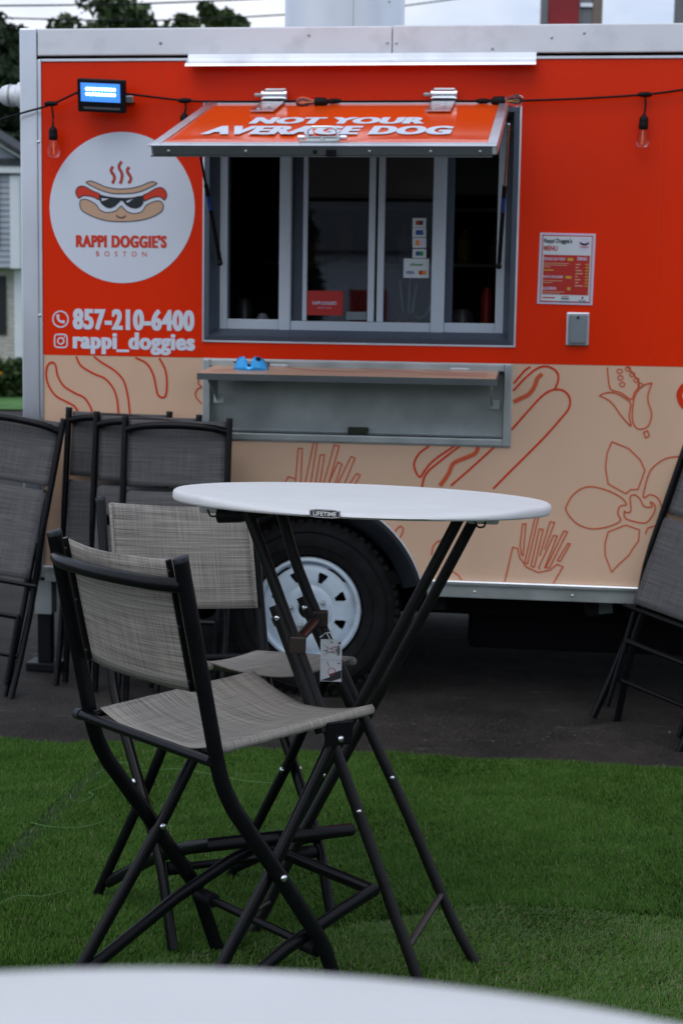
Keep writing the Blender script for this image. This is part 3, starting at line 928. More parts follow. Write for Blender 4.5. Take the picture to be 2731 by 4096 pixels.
# ---- flood lamp
FL = bpy.data.objects.new('flood_lamp', None)
COL.objects.link(FL)
FL.parent = TR
FL.matrix_local = Matrix.Translation((-0.8116, -0.10, 2.3645)) @ Matrix.Rotation(rad(2.6), 4, 'Y') @ Matrix.Rotation(rad(14), 4, 'X')
tag(FL, 'black flood lamp lit with blue-white diodes')
box('lamp_housing', -0.094, 0.094, -0.012, 0.022, -0.062, 0.062, 'black_plastic', FL, 0.006)
box('lamp_housing', -0.075, 0.075, 0.0225, 0.045, -0.045, 0.045, 'black_plastic', FL, 0.006)
box('lamp_glass', -0.079, 0.077, -0.0145, -0.0122, -0.022, 0.048, 'led_glass', FL, 0.001)
for r_ in range(2):
    for k in range(10):
        lathe('led', [(0.0055, 0.0), (0.0045, -0.003), (0.0005, -0.0042)], 'led', FL, 10, 'Y', (-0.054 + k * 0.0120, -0.0146, 0.026 - r_ * 0.020))
box('lamp_label', -0.07, 0.075, -0.0128, -0.0121, -0.05, -0.042, 'logo_grey', FL)
tube('lamp_bracket', [(-0.098, 0.01, 0.005), (-0.098, 0.09, -0.03), (0.098, 0.09, -0.03), (0.098, 0.01, 0.005)], 0.006, 'black_plastic', FL)
box('lamp_foot', 0.094, 0.125, 0.0, 0.012, -0.022, 0.004, 'bright_steel', FL, 0.002)

# ---- wheel, arch, skirt and running gear
arch_o = [(ARCH * math.cos(a), AXLE[1] + ARCH * math.sin(a)) for a in np.linspace(math.pi - a0 + 0.16, a0 - 0.16, 48)]
FD = empty('fender')
FD.parent = TR
bm = bmesh.new()
ang = np.linspace(math.pi - a0 + 0.05, a0 - 0.05, 48)
prof = [(0.392, 0.012), (0.405, -0.004), (0.452, -0.012), (0.4665, -0.010), (0.4672, 0.02)]
rings = [[bm.verts.new((r_ * math.cos(a), y_, AXLE[1] + r_ * math.sin(a))) for r_, y_ in prof] for a in ang]
for A_, B_ in zip(rings, rings[1:]):
    for k in range(len(prof) - 1):
        bm.faces.new((A_[k], A_[k + 1], B_[k + 1], B_[k]))
from_bm('fender_flare', bm, 'fender_black', FD, True)
tube('fender_edge', [(0.471 * math.cos(a), -0.004, AXLE[1] + 0.471 * math.sin(a)) for a in ang], 0.0042, 'aluminium', FD)
bm = bmesh.new()
rings = [[bm.verts.new((0.44 * math.cos(a), y_, AXLE[1] + 0.44 * math.sin(a))) for y_ in (0.012, 0.34)] for a in ang]
for A_, B_ in zip(rings, rings[1:]):
    bm.faces.new((A_[0], A_[1], B_[1], B_[0]))
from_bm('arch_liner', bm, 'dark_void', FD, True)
WH = empty('wheel', (AXLE[0], 0.02, AXLE[1]))
WH.parent = TR
tag(WH, 'black tyre on a white steel spoke rim')
# tyre with shoulder and tread blocks
tp = [(0.214, 0.030), (0.222, 0.006), (0.245, -0.006), (0.275, -0.012), (0.305, -0.010), (0.332, 0.004), (0.350, 0.022), (0.358, 0.045), (0.361, 0.10), (0.358, 0.165), (0.350, 0.19), (0.30, 0.22), (0.214, 0.20)]
ty = lathe('tyre', tp, 'rubber', WH, 72, 'Y')
bm = bmesh.new()
for k in range(60):
    a = 2 * math.pi * k / 60
    M_ = Matrix.Rotation(-a, 4, 'Y')
    bm_box(bm, 0.344, 0.3635, 0.020, 0.075, -0.011, 0.011, 0, M_)
from_bm('tread', bm, 'rubber', ty)
for rr in (0.262, 0.318):
    lathe('tyre_rib', [(rr - 0.003, -0.0092), (rr, -0.0145), (rr + 0.003, -0.0092)], 'rubber', ty, 64, 'Y')
rim = lathe('rim', [(0.172, 0.030), (0.176, 0.013), (0.188, 0.020), (0.192, 0.000), (0.200, -0.006), (0.2095, -0.002), (0.212, 0.012), (0.205, 0.02)], 'wheel_white', WH, 72, 'Y')
lathe('rim_barrel', [(0.172, 0.026), (0.165, 0.12)], 'dark_void', rim, 48, 'Y')
# wheel disc with eight trapezoid windows
def disc_y(r_):
    return float(np.interp(r_, [0.030, 0.044, 0.048, 0.085, 0.100, 0.120, 0.160, 0.177], [0.004, 0.002, -0.006, -0.006, 0.004, 0.0, 0.006, 0.014]))
rr_ = [0.040, 0.048, 0.068, 0.085, 0.100, 0.116, 0.127, 0.138, 0.149, 0.158, 0.166, 0.177]
nseg = 256
bm = bmesh.new()
grid = [[bm.verts.new((r_ * math.cos(2 * math.pi * k / nseg), disc_y(r_), r_ * math.sin(2 * math.pi * k / nseg))) for k in range(nseg)] for r_ in rr_]
for j in range(len(rr_) - 1):
    for k in range(nseg):
        ph = ((k + 0.5) * 8 / nseg) % 1.0
        rm = (rr_[j] + rr_[j + 1]) / 2
        if 0.116 < rm < 0.158 and abs(ph - 0.5) < 0.09 + 0.09 * (rm - 0.116) / 0.042:
            continue
        bm.faces.new((grid[j][k], grid[j][(k + 1) % nseg], grid[j + 1][(k + 1) % nseg], grid[j + 1][k]))
r2 = bmesh.ops.extrude_face_region(bm, geom=list(bm.faces))
bmesh.ops.translate(bm, verts=[v for v in r2['geom'] if isinstance(v, bmesh.types.BMVert)], vec=(0, 0.008, 0))
dc = from_bm('wheel_disc', bm, 'wheel_white', WH, True)
sharpen(dc, 35)
lathe('brake_drum', [(0.001, 0.055), (0.155, 0.055), (0.155, 0.09)], 'dark_void', WH, 40, 'Y')
hub = lathe('hub', [(0.001, -0.010), (0.018, -0.008), (0.030, 0.000), (0.038, 0.03)], 'black_plastic', WH, 24, 'Y')
for k in range(5):
    a = 2 * math.pi * k / 5 + 0.5
    lathe('lug_nut', [(0.0005, -0.022), (0.007, -0.020), (0.010, -0.010), (0.010, 0.0)], 'dull_steel', WH, 6, 'Y', (0.068 * math.cos(a), -0.006, 0.068 * math.sin(a)))

# skirt rail either side of the arch
for x0, x1 in ((SL, -0.478), (0.478, SR)):
    sk = channel('skirt_rail', [(0.02, ZS - 0.002), (-0.016, ZS - 0.002), (-0.020, ZS - 0.006), (-0.020, ZS - 0.016), (-0.008, ZS - 0.018), (-0.008, ZS - 0.066), (0.02, ZS - 0.070)], x0, x1, 'dull_steel', TR)
    channel('skirt_lip', [(0.0, ZS + 0.001), (-0.021, ZS + 0.001), (-0.0235, ZS - 0.003), (-0.0235, ZS - 0.013), (-0.0205, ZS - 0.013), (-0.0205, ZS - 0.0015)], x0 - 0.0, x1, 'aluminium', sk)
for x in (-0.95, -0.62, 0.665, 1.045, 1.42, 1.8):
    bolt('skirt_screw', (x, -0.008, ZS - 0.043), (0, -1, 0), 0.0058, 'bright_steel', TR)
for y in (0.30, 1.75):
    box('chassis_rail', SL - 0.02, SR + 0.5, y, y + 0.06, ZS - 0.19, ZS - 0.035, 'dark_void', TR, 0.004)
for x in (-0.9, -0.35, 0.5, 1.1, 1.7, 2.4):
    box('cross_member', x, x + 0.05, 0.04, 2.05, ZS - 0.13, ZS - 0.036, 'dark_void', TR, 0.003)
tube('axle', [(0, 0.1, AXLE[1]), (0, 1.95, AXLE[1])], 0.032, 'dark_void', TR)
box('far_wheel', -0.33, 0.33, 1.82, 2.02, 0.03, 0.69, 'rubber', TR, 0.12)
for x in (-1.10, 2.3):
    jk = box('stabiliser_leg', x - 0.028, x + 0.028, 0.03, 0.085, 0.10, ZS - 0.04, 'fender_black', TR, 0.004)
    box('jack_sleeve', x - 0.036, x + 0.036, 0.022, 0.093, 0.30, ZS - 0.068, 'dull_steel', jk, 0.004)
    box('jack_foot', x - 0.07, x + 0.07, 0.0, 0.12, ground_z(TRAILER_POS[0] + x, 6.5) + 0.002, 0.10, 'fender_black', jk, 0.006)
tl = box('tail_light', -1.195, -1.160, 0.055, 0.09, 0.40, 0.47, 'ink_red', TR, 0.006)
box('light_bracket', -1.20, -1.07, 0.091, 0.10, 0.38, 0.50, 'fender_black', tl, 0.003)
box('hanging_plate', 1.10, 1.21, 0.25, 0.253, ZS - 0.16, ZS - 0.11, 'box_grey', TR, 0.0, Matrix.Translation((1.155, 0, ZS - 0.13)) @ Matrix.Rotation(rad(-8), 4, 'Y') @ Matrix.Translation((-1.155, 0, -ZS + 0.13)))

# ---- utility box and menu
ub = box('outlet_box', 0.988, 1.075, -0.010, 0.01, 1.436, 1.564, 'aluminium', TR, 0.005)
box('outlet_cover', 0.997, 1.066, -0.026, -0.0105, 1.445, 1.555, 'box_grey', ub, 0.006)
bolt('outlet_screw', (1.032, -0.026, 1.544), (0, -1, 0), 0.005, 'black_plastic', ub)
MN = bpy.data.objects.new('menu_sign', None)
COL.objects.link(MN)
MN.parent = TR
MN.matrix_local = Matrix.Translation((0.981, -0.003, 1.7275)) @ Matrix.Rotation(rad(0.8), 4, 'Y')
tag(MN, 'laminated menu poster with red panel and small print')
mw, mh = 0.105, 0.1345
box('menu_sheet', -mw, mw, -0.001, 0.002, -mh, mh, 'paper_lilac', MN)
q = lambda nm, x0, x1, z0, z1, m, off=-0.003: mesh(nm, [(x0, off, z0), (x1, off, z0), (x1, off, z1), (x0, off, z1)], [(0, 1, 2, 3)], m, MN)
q('menu_border', -mw + 0.009, mw - 0.009, -mh + 0.008, mh - 0.008, 'ink_red', -0.002)
q('menu_paper', -mw + 0.014, mw - 0.014, -mh + 0.012, mh - 0.012, 'paper_white', -0.0028)
bm = bmesh.new()
for k in range(34):
    z = -mh + 0.012 + k * (2 * mh - 0.024) / 34
    for s_ in (-1, 1):
        x = s_ * (mw - 0.0115)
        vs = [bm.verts.new(p_) for p_ in ((x - 0.0016, -0.0027, z), (x + 0.0016, -0.0027, z), (x + 0.0016, -0.0027, z + 0.0035), (x - 0.0016, -0.0027, z + 0.0035))]
        bm.faces.new(vs)
from_bm('menu_dots', bm, 'paper_white', MN)
q('menu_panel', -mw + 0.018, mw - 0.018, -0.098, 0.052, 'ink_red', -0.0036)
lettering('menu_lettering', "Rappi Doggie's", -0.088, 0.018, 0.092, 0.114, 'ink_dark', MN, -0.0036, 0.035)
lettering('menu_lettering', 'MENU', -0.088, -0.036, 0.067, 0.086, 'ink_red', MN, -0.0036, 0.035)
decal('menu_badge', 'paper_lilac', MN, [circle_pts((0.064, 0.095), 0.0245, 32)], (), -0.0036, sm=0)
decal('menu_badge_print', 'ink_dark', MN, [[(0.047, 0.102), (0.064, 0.097), (0.081, 0.102), (0.078, 0.093), (0.064, 0.089), (0.050, 0.093)]], (), -0.0042, sm=3)
q('menu_badge_print', 0.049, 0.079, 0.082, 0.085, 'ink_red', -0.0042)
lettering('menu_lettering', 'DOGGIE CON TODO', -0.086, -0.006, 0.031, 0.042, 'paper_lilac', MN, -0.0044, 0.03)
lettering('menu_lettering', 'PALITO DE QUESO', -0.086, -0.010, -0.037, -0.026, 'paper_lilac', MN, -0.0044, 0.03)
lettering('menu_lettering', 'SALCHIPAPA', -0.086, -0.034, -0.081, -0.069, 'paper_lilac', MN, -0.0044, 0.03)
lettering('menu_lettering', 'DRINKS', 0.040, 0.077, 0.033, 0.046, 'paper_lilac', MN, -0.0044, 0.03)
for x0, x1, z0, z1 in ((0.003, 0.025, 0.031, 0.041), (-0.001, 0.021, -0.036, -0.027), (0.007, 0.019, -0.080, -0.069), (-0.086, -0.047, -0.008, -0.004)):
    q('menu_price', x0, x1, z0, z1, 'ink_yellow', -0.0044)
for k in range(8):
    z = 0.016 - k * 0.0115
    q('menu_line', 0.035, 0.035 + (0.018, 0.013, 0.024, 0.028, 0.010, 0.020, 0.014, 0.030)[k], z, z + 0.0035, 'logo_tan', -0.0044)
    q('menu_price', 0.072, 0.084, z, z + 0.004, 'ink_yellow', -0.0044)
for x1, z in ((0.010, 0.019), (0.002, 0.012), (-0.060, 0.005), (-0.012, -0.047), (-0.050, -0.054), (-0.005, -0.089), (-0.02, -0.095)):
    q('menu_line', -0.086, x1, z, z + 0.0022, 'logo_tan', -0.0044)
q('menu_line', -0.086, -0.038, -0.113, -0.108, 'ink_red')
q('menu_line', -0.086, -0.046, -0.125, -0.122, 'ink_red')
q('menu_line', -0.014, 0.014, -0.107, -0.104, 'ink_red')
q('menu_line', -0.014, 0.016, -0.116, -0.110, 'logo_grey')
q('menu_line', -0.018, 0.016, -0.126, -0.122, 'logo_grey')
q('menu_line', 0.052, 0.080, -0.120, -0.117, 'logo_grey')
q('menu_line', 0.050, 0.082, -0.125, -0.122, 'logo_grey')
decal('menu_pin', 'ink_red', MN, [circle_pts((0.066, -0.108), 0.0045, 14)], (), -0.0036, sm=0)

# ------------------------------------------------------------------ printed graphics on the trailer skin
LC, LR_ = (-0.76, 1.9458), 0.2935
LG = empty('round_logo')
LG.parent = TR
tag(LG, 'round white logo with a smiling hot dog in sunglasses')
decal('logo_disc', 'vinyl_white', LG, [circle_pts(LC, LR_, 96)], (), -0.0015, sm=0)
top_bun = [(-0.903, 2.042), (-0.896, 2.048), (-0.882, 2.049), (-0.857, 2.040), (-0.826, 2.027), (-0.789, 2.020), (-0.758, 2.019), (-0.717, 2.023), (-0.681, 2.032), (-0.650, 2.045), (-0.634, 2.048), (-0.625, 2.045), (-0.619, 2.040), (-0.645, 2.026), (-0.681, 2.011), (-0.717, 2.003), (-0.758, 2.001), (-0.798, 2.002), (-0.839, 2.012), (-0.875, 2.027)]
saus_l = [(-0.934, 1.982), (-0.944, 1.996), (-0.946, 2.011), (-0.937, 2.025), (-0.921, 2.030), (-0.903, 2.025), (-0.875, 2.010), (-0.848, 1.998), (-0.853, 1.977), (-0.871, 1.986), (-0.894, 1.991), (-0.912, 1.992), (-0.923, 1.989)]
saus_r = [(-0.674, 1.994), (-0.654, 2.004), (-0.627, 2.020), (-0.605, 2.026), (-0.589, 2.019), (-0.579, 2.003), (-0.580, 1.988), (-0.589, 1.977), (-0.598, 1.985), (-0.614, 1.990), (-0.636, 1.986), (-0.659, 1.977), (-0.671, 1.974)]
low_bun = [(-0.930, 1.957), (-0.928, 1.972), (-0.917, 1.978), (-0.898, 1.976), (-0.876, 1.966), (-0.862, 1.956), (-0.849, 1.938), (-0.826, 1.928), (-0.808, 1.928), (-0.785, 1.934), (-0.769, 1.948), (-0.762, 1.953), (-0.753, 1.945), (-0.735, 1.930), (-0.708, 1.924), (-0.681, 1.931), (-0.668, 1.946), (-0.659, 1.958), (-0.632, 1.970), (-0.612, 1.974), (-0.598, 1.968), (-0.592, 1.951), (-0.600, 1.933), (-0.627, 1.916), (-0.663, 1.903), (-0.708, 1.895), (-0.762, 1.892), (-0.817, 1.895), (-0.862, 1.906), (-0.903, 1.923), (-0.924, 1.938)]
glasses = [(-0.848, 1.997), (-0.817, 1.990), (-0.762, 1.985), (-0.717, 1.987), (-0.677, 1.994), (-0.671, 1.980), (-0.674, 1.963), (-0.686, 1.950), (-0.704, 1.944), (-0.726, 1.948), (-0.744, 1.958), (-0.753, 1.969), (-0.762, 1.974), (-0.771, 1.967), (-0.785, 1.954), (-0.803, 1.945), (-0.821, 1.947), (-0.839, 1.958), (-0.849, 1.973), (-0.851, 1.986)]
decal('logo_bun', 'logo_tan', LG, [top_bun, low_bun], (), -0.0022, sm=3)
decal('logo_outline', 'logo_grey', LG, (), [top_bun, low_bun], -0.0027, 0.0045, True, 3)
decal('logo_sausage', 'logo_red', LG, [saus_l, saus_r], (), -0.0022, sm=3)
decal('logo_outline', 'logo_dark', LG, (), [saus_l, saus_r], -0.0027, 0.0035, True, 3)
decal('logo_sunglasses', 'logo_dark', LG, [glasses], (), -0.0032, sm=3)
decal('logo_glint', 'vinyl_white', LG, [[(-0.842, 1.982), (-0.812, 1.981), (-0.839, 1.972)], [(-0.742, 1.971), (-0.713, 1.982), (-0.735, 1.966)]], (), -0.0037, sm=0)
steam = [[(-0.795, 2.106), (-0.802, 2.094), (-0.800, 2.083), (-0.793, 2.074), (-0.789, 2.060), (-0.797, 2.040)], [(-0.759, 2.125), (-0.769, 2.113), (-0.770, 2.099), (-0.762, 2.086), (-0.758, 2.073), (-0.760, 2.056), (-0.766, 2.039)], [(-0.730, 2.104), (-0.737, 2.093), (-0.735, 2.082), (-0.728, 2.072), (-0.723, 2.061), (-0.725, 2.051), (-0.732, 2.041)]]
decal('logo_steam', 'logo_dark', LG, (), steam, -0.0022, 0.0118)
decal('logo_steam', 'logo_red', LG, (), steam, -0.0027, 0.0072)
decal('logo_smile', 'logo_dark', LG, (), [[(-0.781, 1.917), (-0.774, 1.910), (-0.762, 1.907), (-0.751, 1.910), (-0.744, 1.916)]], -0.0032, 0.0048)

def letter_row(name, body, p0, p1, m, parent, bold, off=-0.0025, spacing=1.0, fat=0.0):
    """p0 lower left, p1 upper right on the wall"""
    return lettering(name, body, p0[0], p1[0], p0[1], p1[1], m, parent, off, bold, 0, spacing, None, fat)
letter_row('logo_lettering', "RAPPI DOGGIE'S", (-0.9471, 1.7905), (-0.5779, 1.8406), 'logo_red', LG, 0.028, -0.0022, 1.14, 0.0024)
letter_row('logo_lettering', 'BOSTON', (-0.8645, 1.7563), (-0.6591, 1.7763), 'line_red', LG, 0.004, -0.0022, 2.4)
letter_row('phone_lettering', '857-210-6400', (-0.9614, 1.4656), (-0.4659, 1.5506), 'vinyl_white', TR, 0.030, -0.0018, 1.10, 0.0030)
letter_row('handle_lettering', 'rappi_doggies', (-0.9619, 1.3703), (-0.4629, 1.4583), 'vinyl_white', TR, 0.030, -0.0018, 1.10, 0.0030)
pc = (-1.0118, 1.5062)
decal('phone_icon', 'vinyl_white', TR, (), [circle_pts(pc, 0.0315, 40)], -0.0018, 0.0055, True, 0)
decal('phone_icon', 'vinyl_white', TR, (), [[(pc[0] - 0.012, pc[1] + 0.013), (pc[0] - 0.010, pc[1] + 0.001), (pc[0] - 0.002, pc[1] - 0.008), (pc[0] + 0.011, pc[1] - 0.012)]], -0.0018, 0.009)
decal('phone_icon', 'vinyl_white', TR, [circle_pts((pc[0] - 0.010, pc[1] + 0.0125), 0.0065, 14), circle_pts((pc[0] + 0.012, pc[1] - 0.0105), 0.0065, 14)], (), -0.0021, sm=0)
ic = (-1.0111, 1.4197)
rr2 = [(ic[0] + 0.026 * math.copysign(abs(math.cos(a)) ** 0.45, math.cos(a)), ic[1] + 0.026 * math.copysign(abs(math.sin(a)) ** 0.45, math.sin(a))) for a in np.linspace(0, 2 * math.pi, 48, endpoint=False)]
decal('camera_icon', 'vinyl_white', TR, (), [rr2], -0.0018, 0.0055, True, 0)
decal('camera_icon', 'vinyl_white', TR, (), [circle_pts(ic, 0.0125, 28)], -0.0018, 0.0055, True, 0)
decal('camera_icon', 'vinyl_white', TR, [circle_pts((ic[0] + 0.0155, ic[1] + 0.0155), 0.0032, 12)], (), -0.0018, sm=0)

GL = empty('food_line_art')
GL.parent = TR
art = [
 [(-0.936, 1.127), (-0.956, 1.159), (-0.989, 1.177), (-1.032, 1.199), (-1.061, 1.237), (-1.073, 1.281), (-1.067, 1.320), (-1.048, 1.334), (-1.033, 1.320), (-1.026, 1.282), (-1.001, 1.241), (-0.955, 1.213), (-0.916, 1.195), (-0.890, 1.157), (-0.882, 1.129)],
 [(-0.949, 1.359), (-0.928, 1.322), (-0.876, 1.292), (-0.830, 1.273), (-0.797, 1.236), (-0.781, 1.192), (-0.774, 1.125)],
 [(-0.876, 1.360), (-0.843, 1.337), (-0.791, 1.306), (-0.755, 1.268), (-0.738, 1.212), (-0.727, 1.126)],
 [(-0.706, 1.359), (-0.660, 1.337), (-0.634, 1.296), (-0.622, 1.246), (-0.614, 1.214), (-0.595, 1.202), (-0.581, 1.215), (-0.577, 1.266), (-0.585, 1.316), (-0.608, 1.359)],
 [(0.473, 1.037), (0.435, 1.007), (0.415, 0.968), (0.421, 0.937), (0.439, 0.913), (0.456, 0.938), (0.493, 0.982), (0.572, 1.040)],
 [(0.593, 1.040), (0.516, 0.978), (0.465, 0.930), (0.449, 0.884), (0.450, 0.845)],
 [(0.729, 1.042), (0.647, 0.963), (0.561, 0.883)],
 [(0.794, 1.287), (0.834, 1.337), (0.856, 1.353)], [(0.793, 1.259), (0.842, 1.314), (0.886, 1.349), (0.924, 1.355), (0.958, 1.335), (0.964, 1.305), (0.953, 1.270)],
 [(0.791, 1.108), (0.868, 1.201), (0.912, 1.248), (0.949, 1.267), (0.987, 1.263), (1.010, 1.235), (1.008, 1.197), (0.975, 1.151), (0.917, 1.081), (0.851, 1.010), (0.785, 0.940), (0.726, 0.876)],
]
for a in art:
    decal('line_art', 'line_red', GL, (), [a], -0.0012, 0.0075)
soft = [[(0.664, 1.038), (0.653, 1.013), (0.623, 0.997), (0.570, 0.972), (0.552, 0.933), (0.533, 0.902), (0.518, 0.882)], [(0.902, 1.327), (0.884, 1.308), (0.874, 1.277), (0.852, 1.246), (0.822, 1.230), (0.796, 1.216)]]
for a in soft:
    decal('line_art', 'line_soft', GL, (), [a], -0.0012, 0.016)
thin = [
 [(-0.436, 1.291), (-0.447, 1.278), (-0.449, 1.259), (-0.434, 1.248), (-0.452, 1.240), (-0.462, 1.218), (-0.452, 1.199), (-0.435, 1.181)],
 [(1.149, 1.356), (1.153, 1.321), (1.164, 1.274), (1.203, 1.261), (1.243, 1.236), (1.255, 1.262), (1.272, 1.293), (1.253, 1.326), (1.225, 1.359)],
 [(1.122, 1.248), (1.151, 1.260), (1.188, 1.257), (1.226, 1.236), (1.242, 1.217), (1.238, 1.172), (1.245, 1.134), (1.206, 1.175), (1.175, 1.216), (1.152, 1.234), (1.122, 1.248)],
 [(1.319, 1.301), (1.284, 1.289), (1.259, 1.255), (1.251, 1.217), (1.251, 1.157), (1.267, 1.127), (1.286, 1.123), (1.308, 1.132), (1.320, 1.159), (1.321, 1.189), (1.308, 1.226), (1.306, 1.256), (1.319, 1.301)],
 [(1.007, 0.808), (1.030, 0.855), (1.066, 0.886), (1.107, 0.895), (1.164, 0.883), (1.218, 0.857), (1.240, 0.830), (1.215, 0.822), (1.209, 0.791), (1.219, 0.765), (1.169, 0.740), (1.109, 0.731), (1.056, 0.748), (1.021, 0.781), (1.007, 0.808)],
 [(1.471, 1.022), (1.398, 1.017), (1.354, 0.994), (1.322, 0.955), (1.303, 0.874), (1.309, 0.859), (1.329, 0.871), (1.359, 0.857), (1.383, 0.812), (1.429, 0.798), (1.479, 0.845)],
 [(1.270, 0.870), (1.253, 0.861), (1.256, 0.831), (1.257, 0.804), (1.242, 0.798), (1.233, 0.803), (1.235, 0.781), (1.251, 0.770), (1.300, 0.760), (1.325, 0.768), (1.348, 0.807), (1.345, 0.834), (1.330, 0.842), (1.337, 0.824), (1.308, 0.825), (1.289, 0.855), (1.270, 0.870)],
 [(0.344, 0.694), (0.363, 0.716), (0.377, 0.706), (0.368, 0.677), (0.353, 0.655)], [(0.490, 0.605), (0.499, 0.644), (0.523, 0.664), (0.547, 0.646), (0.536, 0.606)], [(0.573, 0.545), (0.596, 0.530), (0.612, 0.510)],
]
for a in thin:
    decal('line_art', 'line_soft', GL, (), [a], -0.0012, 0.0052)
angular = [
 [(1.176, 1.072), (1.159, 1.026), (1.155, 0.973), (1.167, 0.908), (1.236, 0.872), (1.254, 0.888), (1.282, 0.890), (1.305, 0.964), (1.287, 1.003), (1.241, 1.047), (1.176, 1.072)],
 [(1.240, 0.750), (1.174, 0.721), (1.163, 0.674), (1.166, 0.628), (1.193, 0.564), (1.216, 0.592), (1.256, 0.632), (1.273, 0.663), (1.291, 0.690), (1.293, 0.733), (1.240, 0.750)],
 [(1.294, 1.111), (1.309, 1.117), (1.317, 1.098), (1.304, 1.089), (1.294, 1.111)], [(1.349, 0.750), (1.323, 0.740), (1.316, 0.718)],
 [(0.781, 0.510), (0.808, 0.648), (0.827, 0.644), (0.836, 0.609), (0.864, 0.571), (0.910, 0.552), (0.956, 0.563), (0.982, 0.587), (1.005, 0.578), (0.969, 0.509)],
 [(0.844, 0.616), (0.836, 0.656), (0.844, 0.741), (0.857, 0.742), (0.849, 0.613)], [(0.867, 0.583), (0.856, 0.590), (0.892, 0.772), (0.905, 0.772), (0.867, 0.583)], [(0.894, 0.571), (0.881, 0.576), (0.909, 0.724), (0.924, 0.722), (0.894, 0.571)],
 [(0.914, 0.618), (0.950, 0.754), (0.967, 0.751), (0.932, 0.643)], [(0.917, 0.565), (0.911, 0.571), (0.965, 0.700), (0.979, 0.698), (0.934, 0.570)], [(0.952, 0.570), (0.939, 0.572), (1.004, 0.719), (1.018, 0.716), (0.952, 0.570)], [(0.993, 0.598), (0.983, 0.603), (1.021, 0.671), (1.030, 0.668), (0.993, 0.598)],
 [(-0.056, 0.866), (-0.045, 1.013), (-0.029, 1.014), (-0.034, 0.867)], [(-0.018, 0.867), (0.016, 1.038), (0.030, 1.038), (0.005, 0.868)], [(0.024, 0.868), (0.043, 0.990), (0.060, 0.991), (0.042, 0.869)], [(0.056, 0.869), (0.098, 1.031), (0.118, 1.027), (0.076, 0.870)],
 [(0.074, 0.870), (0.114, 0.963), (0.130, 0.956), (0.102, 0.871)], [(0.111, 0.871), (0.165, 0.987), (0.181, 0.981), (0.139, 0.872)], [(0.157, 0.872), (0.189, 0.921), (0.203, 0.914), (0.180, 0.873)], [(-0.102, 0.865), (-0.084, 0.900), (-0.056, 0.893)],
]
for a in angular:
    decal('line_art', 'line_soft', GL, (), [a], -0.0012, 0.0048, False, 0)
for cx, cy in ((1207,172), (1212,205), (1222,238), (1248,160), (1270,187), (1292,215), (1313,240)):
    p_ = (0.6105 + (cx - 440) * 0.000763, 1.361 - (cy - 148) * 0.000763)
    decal('line_art', 'line_soft', GL, (), [[(p_[0] + 0.010 * math.cos(a), p_[1] + 0.0085 * math.sin(a)) for a in np.linspace(0.4, 2 * math.pi + 0.4, 8, endpoint=False)]], -0.0012, 0.004, True, 2)
decal('line_art', 'line_red', GL, (), [[(1.475, 1.301), (1.442, 1.293), (1.426, 1.270), (1.424, 1.251), (1.434, 1.225), (1.456, 1.207), (1.493, 1.208)]], -0.0012, 0.022)

# ------------------------------------------------------------------ string light along the wall
STR = empty('string_light', TRAILER_POS, -0.132)
tag(STR, 'black cord of clear bulbs strung across the trailer front over the hatch', 'string light')
def wl_(u, y):
    return (u[0], y, u[1])
cord = [wl_((-1.3451, 2.2552), -0.05), wl_((-1.238, 2.2803), -0.05), wl_((-1.1315, 2.3102), -0.05), wl_((-1.0291, 2.3384), -0.05), wl_((-0.9206, 2.3832), -0.06)]
cord2 = [wl_((-0.7348, 2.3805), -0.04), wl_((-0.5003, 2.3548), -0.03), wl_((-0.367, 2.3487), -0.05), wl_((-0.1945, 2.3468), -0.062), wl_((0.0078, 2.348), -0.062), wl_((0.1084, 2.3462), -0.062), wl_((0.4486, 2.3471), -0.062),
         wl_((0.6374, 2.3467), -0.062), wl_((0.7994, 2.3521), -0.03), wl_((1.0264, 2.3596), -0.03), wl_((1.2509, 2.3734), -0.03), wl_((1.3905, 2.3904), -0.03), wl_((1.5979, 2.4213), -0.03), wl_((1.912, 2.3905), -0.03)]
tube('cord', smooth_pts(cord, 6), 0.0042, 'cord_black', STR, n=8)
tube('cord', smooth_pts(cord2, 6), 0.0042, 'cord_black', STR, n=8)
